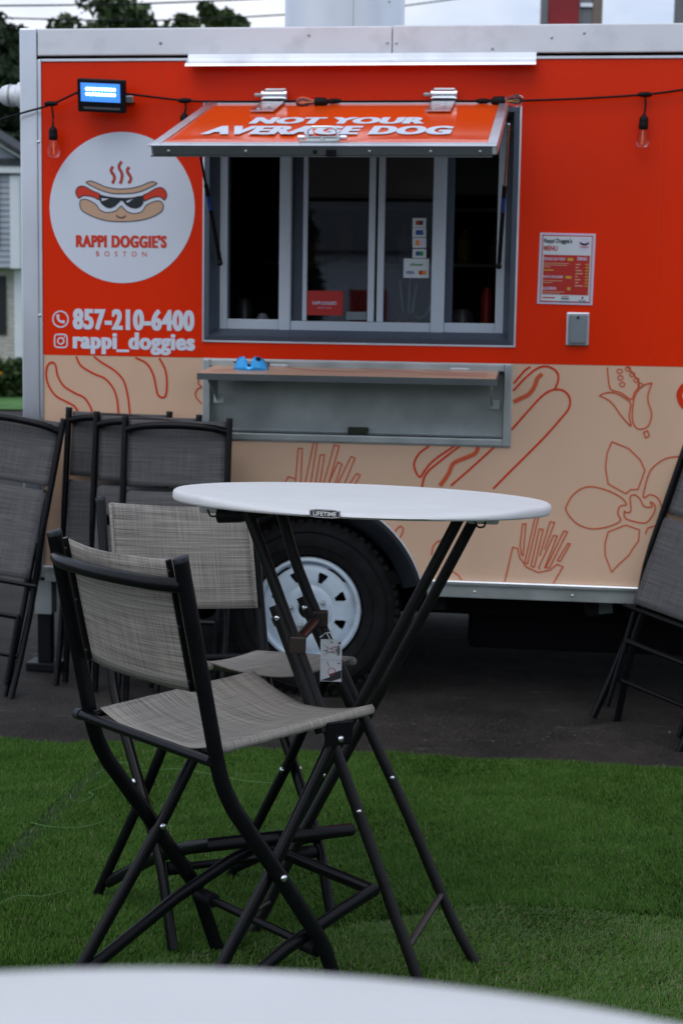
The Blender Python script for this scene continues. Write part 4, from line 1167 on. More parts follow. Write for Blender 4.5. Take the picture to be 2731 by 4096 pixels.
def bulb(junction, socket, d, drop=True):
    """T-junction on the cord, lead, ribbed socket and a clear bulb pointing along d"""
    d = Vector(d).normalized()
    j, s = Vector(junction), Vector(socket)
    tube('cord_joint', [j - Vector((0.026, 0, 0)), j - Vector((0.012, 0, 0)), j + Vector((0.012, 0, 0)), j + Vector((0.026, 0, 0))], [0.006, 0.010, 0.010, 0.006], 'cord_black', STR, n=8)
    if drop:
        tube('lead', smooth_pts([j, (j + s) / 2 + Vector((0.004, 0, 0)), s], 4), 0.004, 'cord_black', STR, n=8)
    M_ = Matrix.Translation(s) @ d.to_track_quat('Z', 'Y').to_matrix().to_4x4()
    def part(nm, prof, mm, n=18):
        bm = bmesh.new()
        bm_lathe(bm, prof, n)
        bmesh.ops.transform(bm, matrix=M_, verts=bm.verts)
        return from_bm(nm, bm, mm, STR, True)
    part('socket', [(0.004, -0.008), (0.009, 0.0), (0.016, 0.008), (0.0175, 0.020), (0.016, 0.024), (0.0175, 0.028), (0.0175, 0.046), (0.014, 0.050)], 'cord_black')
    g_ = part('bulb', [(0.012, 0.050), (0.013, 0.060), (0.020, 0.076), (0.0235, 0.092), (0.022, 0.106), (0.014, 0.117), (0.0005, 0.120)], 'bulb_glass', 22)
    fb = bmesh.new()
    bm_tube(fb, [(-0.005, 0, 0.054), (-0.006, 0, 0.075), (-0.004, 0.003, 0.098), (0, 0, 0.102), (0.004, -0.003, 0.098), (0.006, 0, 0.075), (0.005, 0, 0.054)], 0.0006, None, (0, 1, 0), 5)
    bmesh.ops.transform(fb, matrix=M_, verts=fb.verts)
    from_bm('filament', fb, 'filament', g_)
bulb(wl_((-1.0291, 2.3417), -0.05), wl_((-1.0227, 2.2518), -0.05), (0.03, 0, -1))
bulb(wl_((-0.5003, 2.3548), -0.03), wl_((-0.5018, 2.3037), -0.03), (0, 0, -1))
bulb(wl_((0.0883, 2.3479), -0.062), wl_((0.0671, 2.3398), -0.10), (-1, -0.12, -0.03))
bulb(wl_((0.6505, 2.3467), -0.062), wl_((0.6841, 2.3437), -0.085), (1, -0.05, 0), False)
bulb(wl_((1.2509, 2.3734), -0.03), wl_((1.2504, 2.295), -0.035), (-0.03, 0, -1))

# ------------------------------------------------------------------ mirrored sunglasses left on the shelf
SG = empty('sunglasses', TRAILER_POS, -0.132)
tag(SG, 'bright blue mirrored shield sunglasses lying on the drop shelf', 'sunglasses')
sgx, sgy, sgz = -0.213, -0.17, 1.3235
V, Fc = [], []
n_ = 36
for k in range(n_ + 1):
    u_ = -1 + 2 * k / n_
    x = sgx + 0.0675 * u_
    y = sgy + 0.032 * u_ * u_
    notch = max(0.0, 1 - abs(u_ + 0.02) / 0.26)
    top = 0.050 * (1 - 0.15 * u_ * u_) * (1 - abs(u_) ** 7) - 0.034 * notch ** 0.8 + 0.004
    for j in range(5):
        f_ = j / 4
        V.append((x, y + 0.010 * f_, sgz + max(0.006, top) * f_))
for k in range(n_):
    for j in range(4):
        a = k * 5 + j
        Fc.append((a, a + 5, a + 6, a + 1))
ln = mesh('lens', V, Fc, 'lens_blue', SG, True)
ln.modifiers.new('thickness', 'SOLIDIFY').thickness = 0.002
box('nose_pad', sgx - 0.007, sgx + 0.005, sgy + 0.004, sgy + 0.014, sgz + 0.014, sgz + 0.024, 'black_plastic', SG, 0.002)
box('frame_clip', sgx + 0.024, sgx + 0.042, sgy + 0.012, sgy + 0.02, sgz + 0.036, sgz + 0.050, 'black_plastic', SG, 0.002)
for s_ in (-1, 1):
    tube('temple_arm', [(sgx + s_ * 0.066, sgy + 0.034, sgz + 0.03), (sgx + s_ * 0.062, sgy + 0.09, sgz + 0.022), (sgx + s_ * 0.05, sgy + 0.135, sgz + 0.012)], 0.003, 'black_plastic', SG)

# ------------------------------------------------------------------ pot of utensils behind the glass
PT = empty('utensil_pot', TRAILER_POS, -0.132)
tag(PT, 'steel pot of utensils behind the right sliding pane', 'pot')
lathe('pot_body', [(0.002, 1.4305), (0.040, 1.432), (0.042, 1.55), (0.044, 1.553), (0.040, 1.553), (0.039, 1.44)], 'bright_steel', PT, 28, 'Z', (0.345, 0.33, 0))
for dx, dz in ((-0.02, 0.13), (0.005, 0.16), (0.022, 0.12)):
    tube('utensil', [(0.345 + dx * 0.4, 0.33, 1.45), (0.345 + dx * 1.6, 0.335, 1.55 + dz)], 0.004, 'dull_steel', PT)
tube('pot_handle', smooth_pts([(0.388, 0.33, 1.53), (0.42, 0.33, 1.545), (0.44, 0.33, 1.585)], 4), 0.005, 'dull_steel', PT)

# ------------------------------------------------------------------ bar chairs
def sling_sheet(name, corners, sag, m, parent, nu=14, nv=12, thick=0.003, sag_dir=None, prof=None):
    """fabric stretched between two rails: corners = (left start, left end, right start, right end)"""
    l0, l1, r0, r1 = [Vector(c) for c in corners]
    V, U_ = [], []
    for j in range(nv + 1):
        t_ = j / nv
        L_, R2 = l0.lerp(l1, t_), r0.lerp(r1, t_)
        w_ = (R2 - L_).length
        for i in range(nu + 1):
            s_ = i / nu
            p_ = L_.lerp(R2, s_)
            k_ = 1 - (2 * s_ - 1) ** 2
            amp = prof(t_) if prof else 1.0
            p_ = p_ + sag_dir * (sag * amp * k_)
            wr = 0.0016 * math.sin(9 * s_ + 4 * t_) * k_
            V.append(p_ + sag_dir * wr)
            U_.append((s_ * w_ + 0.37 * len(name), t_ * (l1 - l0).length))
    F_ = [(j * (nu + 1) + i, j * (nu + 1) + i + 1, (j + 1) * (nu + 1) + i + 1, (j + 1) * (nu + 1) + i) for j in range(nv) for i in range(nu)]
    o = mesh(name, V, F_, m, parent, True, U_)
    md = o.modifiers.new('thickness', 'SOLIDIFY')
    md.thickness = thick
    md.offset = 0
    return o

def uv_tube(name, pts, r, m, parent, n=12):
    """sling rolled round a rail, with metric UVs so that the weave runs across it"""
    P = [Vector(p) for p in pts]
    V, U_ = [], []
    d = (P[-1] - P[0]).normalized()
    b = Vector((0, 0, 1)) - d * d.z
    b.normalize()
    a = d.cross(b)
    run = 0
    for i, p in enumerate(P):
        if i:
            run += (P[i] - P[i - 1]).length
        rr3 = r * (1 + 0.05 * math.sin(i * 2.1))
        for k in range(n + 1):
            an = 2 * math.pi * k / n
            V.append(p + b * rr3 * math.cos(an) + a * rr3 * math.sin(an))
            U_.append((r * an, run))
    F_ = [(i * (n + 1) + k, i * (n + 1) + k + 1, (i + 1) * (n + 1) + k + 1, (i + 1) * (n + 1) + k) for i in range(len(P) - 1) for k in range(n)]
    F_ += [tuple(range(n))[::-1], tuple((len(P) - 1) * (n + 1) + k for k in range(n))]
    return mesh(name, V, F_, m, parent, True, U_)

W_POST = 0.221
def post_path(w):
    straight = [(w, -0.291, 0.969), (w, -0.19, 0.625)]
    bend = [(w, -0.180, 0.588), (w, -0.160, 0.535), (w, -0.130, 0.485)]
    low = [(w, -0.004, 0.335), (w, 0.108, 0.195), (w, 0.130, 0.162), (w, 0.144, 0.132), (w, 0.204, 0.0)]
    return straight + smooth_pts(bend, 3) + low

X_AX = (1, 0, 0)
def build_chair(name, label, fabric='sling'):
    T_ = empty(name)
    tag(T_, label, 'bar chair', 'unfolded bar chairs at the white table')
    for s in (-1, 1):
        pp = post_path(s * W_POST)
        lg = tube('front_leg', pp, 0.0108, 'frame_black', T_, 0.0168, X_AX, 14)
        tp_ = Vector(pp[0]); dn = (Vector(pp[1]) - tp_).normalized()
        tube('post_cap', [tp_ - dn * 0.0065, tp_ - dn * 0.005, tp_ + dn * 0.003], [0.0088, 0.0112, 0.0112], 'frame_cap', lg, 0.0172, X_AX, 14)
        bolt('leg_bolt', (s * (W_POST + 0.012), -0.004, 0.335), (s, 0, 0), 0.0075, 'bright_steel', lg)
        wi = s * (W_POST - 0.029)
        rl = tube('rear_leg', [(wi, 0.150, 0.612), (wi, -0.004, 0.335), (wi, -0.196, 0.035), (wi, -0.218, 0.0)], 0.0100, 'frame_black', T_, 0.0148, X_AX, 14)
        bolt('leg_bolt', (wi - s * 0.0095, -0.004, 0.335), (-s, 0, 0), 0.0072, 'bright_steel', rl)
        br = box('seat_bracket', min(wi, wi + s * 0.004) - 0.002 + s * 0.012, max(wi, wi + s * 0.004) + 0.002 + s * 0.012, 0.104, 0.175, 0.582, 0.632, 'frame_black', T_, 0.003)
        bolt('leg_bolt', (wi + s * 0.0185, 0.140, 0.596), (s, 0, 0), 0.0072, 'bright_steel', br)
        # seat side rail with rolled sling edge
        a_, b_ = Vector((s * 0.192, -0.190, 0.594)), Vector((s * 0.198, 0.232, 0.648))
        tube('seat_rail', [a_, a_.lerp(b_, 0.09), a_.lerp(b_, 0.985)], 0.0085, 'frame_black', T_)
        uv_tube('sling_roll', [a_.lerp(b_, 0.07 + 0.93 * k / 14) for k in range(15)], 0.0105, fabric, T_)
        # strip that clamps the back sling
        st_ = box('sling_strip', -0.005, 0.005, -0.003, 0.003, 0.0, 0.262, 'frame_black', T_)
        z_ax = Vector((0, -0.291 + 0.19, 0.969 - 0.625)).normalized()
        st_.matrix_local = Matrix.Translation((s * 0.180, -0.216, 0.714)) @ z_ax.to_track_quat('Z', 'X').to_matrix().to_4x4()
        for q_ in (0.02, 0.13, 0.24):
            p_ = Vector((s * 0.180, -0.219, 0.714)) + z_ax * q_
            bolt('strip_rivet', p_, (0, -1, -0.25), 0.0042, 'frame_cap', T_)
        uv_tube('sling_hem', [Vector((s * 0.201, -0.2035, 0.712)) + z_ax * (0.262 * k / 10) for k in range(11)], 0.0055, fabric, T_, 8)
    # cross tubes
    rr3 = tube('rear_rod', [(-0.240, -0.196, 0.586), (0.226, -0.196, 0.586)], 0.0105, 'frame_black', T_)
    for s in (-1,):
        tube('rod_cap', [(s * 0.230, -0.196, 0.586), (s * 0.247, -0.196, 0.586)], 0.0122, 'frame_cap', rr3)
    bar = smooth_pts([(-W_POST, -0.286, 0.922), (-0.15, -0.312, 0.920), (0, -0.325, 0.919), (0.15, -0.312, 0.920), (W_POST, -0.286, 0.922)], 6)
    tube('back_bar', bar, 0.0142, 'frame_black', T_, 0.0105, (0, 0, 1), 14)
    tube('spreader_rod', [(-W_POST, 0.122, 0.160), (W_POST, 0.122, 0.160)], 0.0095, 'frame_black', T_)
    for s in (-1, 1):
        rib = []
        rad_ = []
        for k in range(15):
            rib.append((s * (W_POST - 0.014 - 0.0042 * k), 0.122, 0.160))
            rad_.append(0.0145 if k % 2 else 0.0165)
        tube('rubber_sleeve', rib, rad_, 'cord_black', T_, n=12)
    # footrest: two arms and a mitred front bar
    c_ = [(-0.186, -0.178, 0.042), (-0.189, 0.05, 0.168), (-0.192, 0.190, 0.226), (-0.193, 0.278, 0.256), (0.193, 0.278, 0.256), (0.192, 0.190, 0.226), (0.189, 0.05, 0.168), (0.186, -0.178, 0.042)]
    tube('footrest', c_, 0.0150, 'frame_black', T_, 0.0105, (0, -0.45, 1), 12)
    # fabric
    z_ax = Vector((0, -0.291 + 0.19, 0.969 - 0.625)).normalized()
    bl, brr = Vector((-0.200, -0.203, 0.712)), Vector((0.200, -0.203, 0.712))
    sling_sheet('back_sling', (bl, bl + z_ax * 0.264, brr, brr + z_ax * 0.264), 0.030, fabric, T_, sag_dir=Vector((0, -1, -0.2)).normalized(), prof=lambda t_: 0.75 + 0.3 * t_)
    q0, q1 = Vector((-0.193, -0.174, 0.6055)), Vector((-0.199, 0.232, 0.6575))
    mir = lambda v: Vector((-v.x, v.y, v.z))
    sling_sheet('seat_sling', (q0, q1, mir(q0), mir(q1)), 0.034, fabric, T_, 18, 16, sag_dir=Vector((0, 0, -1)), prof=lambda t_: 0.8 + 0.35 * t_)
    return T_

def pose(o, x, y, theta, tx=0.0, ty=0.0, dz=0.0):
    """stand an object on the sloping turf; theta is the direction its front faces"""
    n_ = Vector((0.045 + tx, 0.040 + ty, 1.0)).normalized()
    f_ = Vector((math.cos(theta), math.sin(theta), 0))
    f_ = (f_ - n_ * f_.dot(n_)).normalized()
    r_ = f_.cross(n_)
    o.matrix_world = Matrix(((r_.x, f_.x, n_.x, x), (r_.y, f_.y, n_.y, y), (r_.z, f_.z, n_.z, 0.225 - 0.04 * y - 0.045 * x + dz), (0, 0, 0, 1)))

ch1 = build_chair('bar_chair', 'black bar chair with woven grey sling, nearest, its back to the camera')
pose(ch1, -0.271, 3.224, 0.717, 0.009, 0.010, -0.004)
ch2 = build_chair('bar_chair', 'black bar chair with woven grey sling facing the camera behind the white table')
pose(ch2, -0.304, 3.764, -0.945, 0.019, 0.022, 0.012)

def build_folded(label, splay=0.0):
    """chair folded flat: upright in local z, its back bar side facing -y"""
    T_ = empty('folded_chair')
    tag(T_, label, 'folding chair', 'folded bar chairs leaned on the trailer')
    w = 0.205
    for s in (-1, 1):
        lg = tube('front_leg', [(s * w, 0.0, 1.105), (s * w, 0.0, 0.70), (s * w, 0.008, 0.62), (s * w, 0.035, 0.50), (s * w, 0.045, 0.34), (s * w, 0.030, 0.17), (s * w, 0.0, 0.0)], 0.0125, 'frame_black', T_, 0.0195, X_AX, 10)
        tube('post_cap', [(s * w, 0.0, 1.104), (s * w, 0.0, 1.112)], 0.0128, 'frame_cap', lg, 0.0198, X_AX, 10)
        wi = s * (w - 0.029)
        tube('rear_leg', [(wi, 0.035 + splay * 0.2, 0.62), (wi, 0.042, 0.36), (wi, 0.03 + splay, 0.012)], 0.0115, 'frame_black', T_, 0.0175, X_AX, 10)
        tube('seat_rail', [(s * 0.180, -0.012, 0.46), (s * 0.182, 0.0, 0.825)], 0.0085, 'frame_black', T_)
        uv_tube('sling_roll', [Vector((s * 0.180, -0.014 + 0.012 * k / 8, 0.475 + 0.34 * k / 8)) for k in range(9)], 0.0115, 'sling_shaded', T_, 8)
        tube('footrest_arm', [(s * (w - 0.032), 0.02, 0.06), (s * (w - 0.030), 0.0, 0.33)], 0.0115, 'frame_black', T_)
    tube('rear_rod', [(-0.225, -0.016, 0.452), (0.225, -0.016, 0.452)], 0.0095, 'frame_black', T_)
    tube('back_bar', smooth_pts([(-w, -0.004, 1.058), (-0.13, -0.024, 1.072), (0, -0.03, 1.078), (0.13, -0.024, 1.072), (w, -0.004, 1.058)], 5), 0.0145, 'frame_black', T_, 0.0115, (0, 0, 1), 10)
    tube('spreader_rod', [(-w, 0.03, 0.175), (w, 0.03, 0.175)], 0.0095, 'frame_black', T_)
    tube('footrest', [(-w + 0.03, 0.0, 0.325), (w - 0.03, 0.0, 0.325)], 0.0115, 'frame_black', T_)
    sling_sheet('back_sling', ((-0.192, 0.008, 0.842), (-0.192, 0.008, 1.098), (0.192, 0.008, 0.842), (0.192, 0.008, 1.098)), 0.016, 'sling_shaded', T_, sag_dir=Vector((0, 1, 0)))
    sling_sheet('seat_sling', ((-0.180, -0.024, 0.472), (-0.182, -0.012, 0.822), (0.180, -0.024, 0.472), (0.182, -0.012, 0.822)), 0.018, 'sling_shaded', T_, sag_dir=Vector((0, 1, 0.0)))
    return T_

def lean(o, x, y, yaw, back, side=0.0):
    """feet at x, y; yaw turns it about the vertical, back tips the top away, side tips it in its own plane"""
    o.matrix_world = Matrix.Translation((x, y, ground_z(x, y) + 0.004)) @ Matrix.Rotation(yaw, 4, 'Z') @ Matrix.Rotation(-back, 4, 'X') @ Matrix.Rotation(side, 4, 'Y')

lean(build_folded('leftmost folded chair, half out of frame, tilted with grey sling'), -1.46, 6.06, rad(-4), rad(13), rad(8))
lean(build_folded('folded grey sling chair at the back of the left stack, tallest behind the leftmost one'), -0.925, 6.27, rad(-7.5), rad(7), rad(1))
lean(build_folded('folded grey sling chair second from right in the left stack'), -0.79, 6.17, rad(-7.5), rad(7), rad(0.5))
lean(build_folded('folded grey sling chair at the front right of the left stack under the shelf'), -0.655, 6.07, rad(-7.5), rad(7), rad(0))
lean(build_folded('folded grey sling chair at the right edge leaned on the beige panel', 0.09), 1.115, 5.93, rad(-46), rad(16), rad(9))

# ------------------------------------------------------------------ white round tables
TOP_R = 0.419
def build_table(label):
    T_ = empty('high_table')
    tag(T_, label, 'table', 'white round high tables')
    nr, na = 26, 96
    bm = bmesh.new()
    def drop(x, y):
        return -0.0135 * max(0.0, (-y - 0.235) / 0.184)
    rad_list = [TOP_R * (k / nr) for k in range(1, nr)] + [TOP_R - 0.006, TOP_R - 0.0015, TOP_R]
    zz = [0.0] * (nr - 1) + [-0.0012, -0.0045, -0.010]
    side = [(TOP_R, -0.019), (TOP_R - 0.002, -0.0225), (TOP_R - 0.008, -0.0235), (TOP_R - 0.014, -0.020), (TOP_R - 0.02, -0.012)]
    c0 = bm.verts.new((0, 0, 0))
    rings = []
    for r_, z_ in list(zip(rad_list, zz)) + side:
        rings.append([bm.verts.new((r_ * math.cos(2 * math.pi * k / na), r_ * math.sin(2 * math.pi * k / na), z_ + (drop(0, r_ * math.sin(2 * math.pi * k / na)) if z_ > -0.015 else 0.0) * (0.75 if z_ < -0.008 else 1.0))) for k in range(na)])
    for k in range(na):
        bm.faces.new((c0, rings[0][k], rings[0][(k + 1) % na]))
    for A_, B_ in zip(rings, rings[1:]):
        for k in range(na):
            bm.faces.new((A_[k], B_[k], B_[(k + 1) % na], A_[(k + 1) % na]))
    c1 = bm.verts.new((0, 0, -0.016))
    for k in range(na):
        bm.faces.new((c1, rings[-1][(k + 1) % na], rings[-1][k]))
    top = from_bm('tabletop', bm, 'plastic_top', T_, True)
    # badge on the rim
    bw, bh = 0.031, 0.0086
    yb = -math.sqrt(TOP_R ** 2 - 0.078 ** 2) - 0.0030
    zb = -0.0150
    bd_ = bpy.data.objects.new('rim_badge', None)
    COL.objects.link(bd_)
    bd_.parent = top
    bx_ = -0.078
    bd_.matrix_local = Matrix.Translation((bx_, yb, zb)) @ Matrix.Rotation(bx_ / TOP_R, 4, 'Z')
    oct_ = lambda w_, h_: [(-w_, -h_ * 0.75), (-w_ * 0.55, -h_), (w_ * 0.55, -h_), (w_, -h_ * 0.75), (w_, h_ * 0.75), (w_ * 0.55, h_), (-w_ * 0.55, h_), (-w_, h_ * 0.75)]
    decal('badge_plate', 'ink_dark', bd_, [oct_(bw, bh)], (), 0.0, sm=0)
    decal('badge_line', 'plastic_top', bd_, (), [oct_(bw - 0.0016, bh - 0.0014)], -0.0006, 0.0009, True, 0)
    lettering('badge_lettering', 'LIFETIME', -0.0235, 0.0235, -0.0042, 0.0042, 'plastic_top', bd_, -0.0008, 0.025)
    # fold brackets under the top
    for x, y, a in ((-0.33, 0.05, 0.3), (0.275, 0.04, -0.2)):
        box('under_block', x - 0.035, x + 0.035, y - 0.02, y + 0.02, -0.058, -0.0165, 'plastic_top', T_, 0.006)
    return T_

def table_legs(T_):
    L_ = {
        'a': [(-0.255, -0.050, -0.036), (-0.165, -0.088, -0.245), (0.040, -0.175, -0.730), (0.100, -0.200, -0.880), (0.146, -0.217, -0.990), (0.172, -0.227, -1.066)],
        'b': [(-0.190, 0.105, -0.036), (-0.110, 0.085, -0.245), (0.120, 0.036, -0.700), (0.196, 0.020, -0.860), (0.254, 0.008, -0.980), (0.306, -0.002, -1.066)],
        'c': [(0.222, -0.020, -0.036), (0.120, -0.010, -0.250), (-0.090, 0.010, -0.690), (-0.165, 0.018, -0.850), (-0.215, 0.024, -0.970), (-0.262, 0.030, -1.066)],
        'd': [(0.268, 0.080, -0.036), (0.165, 0.088, -0.250), (-0.050, 0.105, -0.690), (-0.125, 0.112, -0.850), (-0.175, 0.117, -0.970), (-0.219, 0.122, -1.066)],
    }
    for k in 'abcd':
        P = [Vector(p) for p in L_[k]]
        P[0] = P[0] + Vector((0, 0, 0.004))
        pts = smooth_pts(P, 5)
        lg = tube('leg', pts, 0.0126, 'table_leg', T_, n=14)
        tube('leg_foot', [pts[-1], pts[-1] + (pts[-1] - pts[-2]).normalized() * 0.004], 0.0142, 'cord_black', lg, n=12)
        if k in 'ab':
            q_ = [P[1] + Vector((-0.016, -0.002, 0.0)), P[1].lerp(P[2], 0.55) + Vector((-0.016, -0.002, 0))]
            tube('leg_sleeve', q_, 0.0142, 'table_leg', lg, n=14)
            bolt('leg_bolt', q_[0].lerp(q_[1], 0.09) + Vector((-0.004, -0.016, 0.0)), (-0.2, -1, 0.1), 0.006, 'bright_steel', lg)
        m_ = P[2].lerp(P[1], 0.12)
        bolt('leg_bolt', m_ + Vector((0.003, -0.0125, 0)), (0.2, -1, 0), 0.0055, 'bright_steel', lg)
    A_, B_ = [Vector(p) for p in L_['a']], [Vector(p) for p in L_['b']]
    p0, p1 = A_[1].lerp(A_[2], 0.16), B_[1].lerp(B_[2], 0.10)
    cb = tube('brace_bar', [p0.lerp(p1, 0.1), p0.lerp(p1, 0.9)], 0.012, 'bronze_bar', T_)
    for p_ in (p0, p1):
        box('brace_clamp', p_.x - 0.014, p_.x + 0.022, p_.y - 0.020, p_.y + 0.014, p_.z - 0.022, p_.z + 0.016, 'bronze_bar', cb, 0.004)
    tube('spreader_rod', [A_[4].lerp(A_[3], 0.30), B_[4].lerp(B_[3], 0.62)], 0.0085, 'bronze_bar', T_)
    Cc, Dd = [Vector(p) for p in L_['c']], [Vector(p) for p in L_['d']]
    tube('spreader_rod', [Cc[4], Dd[4]], 0.0085, 'bronze_bar', T_)
    tube('top_pivot', [A_[0] + Vector((-0.030, -0.03, 0.004)), B_[0] + Vector((0, 0.03, 0.004))], 0.0135, 'table_leg', T_)
    tube('top_pivot', [Cc[0] + Vector((0, -0.03, 0.004)), Dd[0] + Vector((0, 0.03, 0.004))], 0.0135, 'table_leg', T_)
    tube('pivot_knob', [(-0.318, 0.02, -0.062), (-0.27, 0.0, -0.058), (-0.20, -0.03, -0.046)], [0.0165, 0.0155, 0.009], 'cord_black', T_)
    for x, y in ((0.255, 0.02), (-0.345, 0.03)):
        tube('wire_clip', smooth_pts([(x, y, -0.050), (x + 0.008, y, -0.064), (x + 0.022, y, -0.062), (x + 0.024, y, -0.046)], 4), 0.0022, 'olive', T_)

def tilt_matrix(x, y, z, sx, sy, rotz=0.0):
    n_ = Vector((-sx, -sy, 1)).normalized()
    a_ = Vector((0, 1, 0)).cross(n_).normalized()
    b_ = n_.cross(a_)
    return Matrix(((a_.x, b_.x, n_.x, x), (a_.y, b_.y, n_.y, y), (a_.z, b_.z, n_.z, z), (0, 0, 0, 1))) @ Matrix.Rotation(rotz, 4, 'Z')

tb1 = build_table('white round plastic high table on crossed dark legs between the two chairs')
table_legs(tb1)
tb1.matrix_world = tilt_matrix(0.045, 3.568, 1.146, -0.0243, -0.0477)
tb2 = build_table('white round tabletop in the blurred foreground at the bottom edge')
table_legs(tb2)
tb2.matrix_world = tilt_matrix(-0.0333, 0.2644, 1.276, -0.03, -0.04, rad(8))

# ------------------------------------------------------------------ paper instruction tag
TG = empty('hang_tag', (0, 0, 0))
tag(TG, 'small white paper instruction tag tied to a table leg', 'tag')
tg = (-0.0179, 3.46, 0.7913)
TG.matrix_world = Matrix.Translation(tg) @ Matrix.Rotation(rad(-4), 4, 'Z')
w2, h2 = 0.0235, 0.047
box('tag_card', -w2, w2, -0.0004, 0.0004, -h2, h2, 'tag_paper', TG)
q = lambda nm, x0, x1, z0, z1, m, off=-0.0009: mesh(nm, [(x0, off, z0), (x1, off, z0), (x1, off, z1), (x0, off, z1)], [(0, 1, 2, 3)], m, TG)
q('tag_line', -w2, w2, 0.0008, 0.0013, 'logo_grey')
decal('tag_drawing', 'ink_dark', TG, [[(-w2 + 0.0005, -h2 + 0.002), (-0.002, -h2 + 0.010), (-0.004, -h2 + 0.016), (w2 - 0.0005, -h2 + 0.0265), (w2 - 0.0005, -h2 + 0.008), (0.002, -h2 + 0.0008)]], (), -0.0009, sm=0)
decal('tag_drawing', 'ink_red', TG, (), [circle_pts((0.002, -0.0245), 0.008, 24)], -0.0013, 0.0012, True, 0)
decal('tag_drawing', 'ink_red', TG, (), [[(-0.003, -0.015), (-0.008, -0.005)]], -0.0011, 0.0012, False, 0)
decal('tag_drawing', 'ink_red', TG, [[(-0.0095, -0.0065), (-0.0082, -0.0028), (-0.0062, -0.0055)]], (), -0.0012, sm=0)
decal('tag_drawing', 'ink_red', TG, (), [[(0.002, 0.019), (0.011, 0.019), (0.011, 0.031), (0.002, 0.031)]], -0.0011, 0.0009, True, 0)
decal('tag_drawing', 'logo_grey', TG, [[(0.016 + 0.0035 * math.cos(a), 0.0225 + 0.0118 * math.sin(a)) for a in np.linspace(0, 2 * math.pi, 20, endpoint=False)]], (), -0.0009, sm=0)
decal('tag_drawing', 'ink_dark', TG, (), [[(-0.0165, 0.0345), (-0.0095, 0.030), (0.0, 0.0265), (0.013, 0.0235)], [(-0.017, 0.0225), (-0.009, 0.0225), (0.001, 0.027), (0.013, 0.031)], [(-0.017, 0.021), (-0.009, 0.0205), (0.0, 0.018), (0.013, 0.0145)], [(-0.017, 0.0105), (-0.009, 0.0165), (0.001, 0.0195), (0.013, 0.023)], [(-0.0095, 0.015), (-0.0093, 0.030)]], -0.0010, 0.0007, False, 2)
rot_txt = lambda a, b, o: (b, o, -a)
X_, Z_, f_ = text_geo('1', -0.0415, -0.0375, 0.0155, 0.0205, 0.02)
mesh('tag_lettering', [(zz_, -0.0011, -xx_) for xx_, zz_ in zip(X_, Z_)], f_, 'ink_dark', TG)
X_, Z_, f_ = text_geo('2', 0.0035, 0.0075, 0.0145, 0.0205, 0.02)
mesh('tag_lettering', [(zz_, -0.0011, -xx_) for xx_, zz_ in zip(X_, Z_)], f_, 'ink_dark', TG)
bolt('tag_hole', (0.0015, -0.0004, h2 - 0.006), (0, -1, 0), 0.0022, 'ink_dark', TG)
tube('tag_tie', smooth_pts([(0.0015, -0.002, h2 - 0.006), (-0.003, -0.006, h2 + 0.002), (-0.009, -0.004, h2 + 0.014), (-0.003, 0.004, h2 + 0.013), (0.003, 0.001, h2 + 0.002), (0.0015, 0.002, h2 - 0.006)], 5), 0.0012, 'zip_clear', TG, n=6)
tube('pull_ring', smooth_pts([(-0.010, -0.004, h2 + 0.0145), (-0.017, -0.006, h2 + 0.010), (-0.026, -0.004, h2 + 0.003), (-0.022, 0.010, h2 + 0.004), (-0.012, 0.012, h2 + 0.012)], 5, True), 0.0013, 'bright_steel', TG, n=6)

# ------------------------------------------------------------------ house across the lawn
mat('siding', (0.34, 0.37, 0.44), 0.7, var=0.05, vscale=1)
mat('house_white', (0.66, 0.70, 0.76), 0.6, var=0.04, vscale=2)
mat('shingle', (0.035, 0.04, 0.05), 0.85, var=0.35, vscale=12, bump=0.5, bscale=20)
mat('shutter', (0.008, 0.009, 0.011), 0.5)
mat('stone_trim', (0.30, 0.29, 0.27), 0.8, var=0.1, vscale=4)
def brick_material():
    m = bpy.data.materials.new('pale_brick')
    m.use_nodes = True
    nt = m.node_tree
    b = nt.nodes['Principled BSDF']
    tc = nt.nodes.new('ShaderNodeTexCoord')
    mp = nt.nodes.new('ShaderNodeMapping')
    mp.inputs['Rotation'].default_value = (rad(90), 0, 0)
    br = nt.nodes.new('ShaderNodeTexBrick')
    br.inputs['Color1'].default_value = (0.40, 0.38, 0.34, 1)
    br.inputs['Color2'].default_value = (0.52, 0.50, 0.46, 1)
    br.inputs['Mortar'].default_value = (0.30, 0.29, 0.27, 1)
    br.inputs['Scale'].default_value = 1.0
    br.inputs['Brick Width'].default_value = 0.24
    br.inputs['Row Height'].default_value = 0.085
    br.inputs['Mortar Size'].default_value = 0.008
    nt.links.new(tc.outputs['Object'], mp.inputs['Vector'])
    nt.links.new(mp.outputs['Vector'], br.inputs['Vector'])
    nt.links.new(br.outputs['Color'], b.inputs['Base Color'])
    b.inputs['Roughness'].default_value = 0.85
    MATS['pale_brick'] = m
brick_material()
HY = 36.5
HS = empty('house', (-7.2, HY, 0))
tag(HS, 'two-storey house with grey siding over pale brick, behind the trailer corner', 'house')
hx1 = 0.0                                  # right-hand corner of the upper floor
zc, zo, zu, zg = 0.42, 2.42, 4.45, 4.95    # sill of brick, overhang, top of siding, eave
box('foundation', -9.5, -0.06, 0.02, 8, -0.3, zc, 'stone_trim', HS)
box('brick_wall', -9.5, -0.08, 0.05, 8, zc, zo + 0.02, 'pale_brick', HS)
box('corner_board', -0.22, -0.05, 0.0, 0.14, zc, zo, 'house_white', HS)
nb = 16
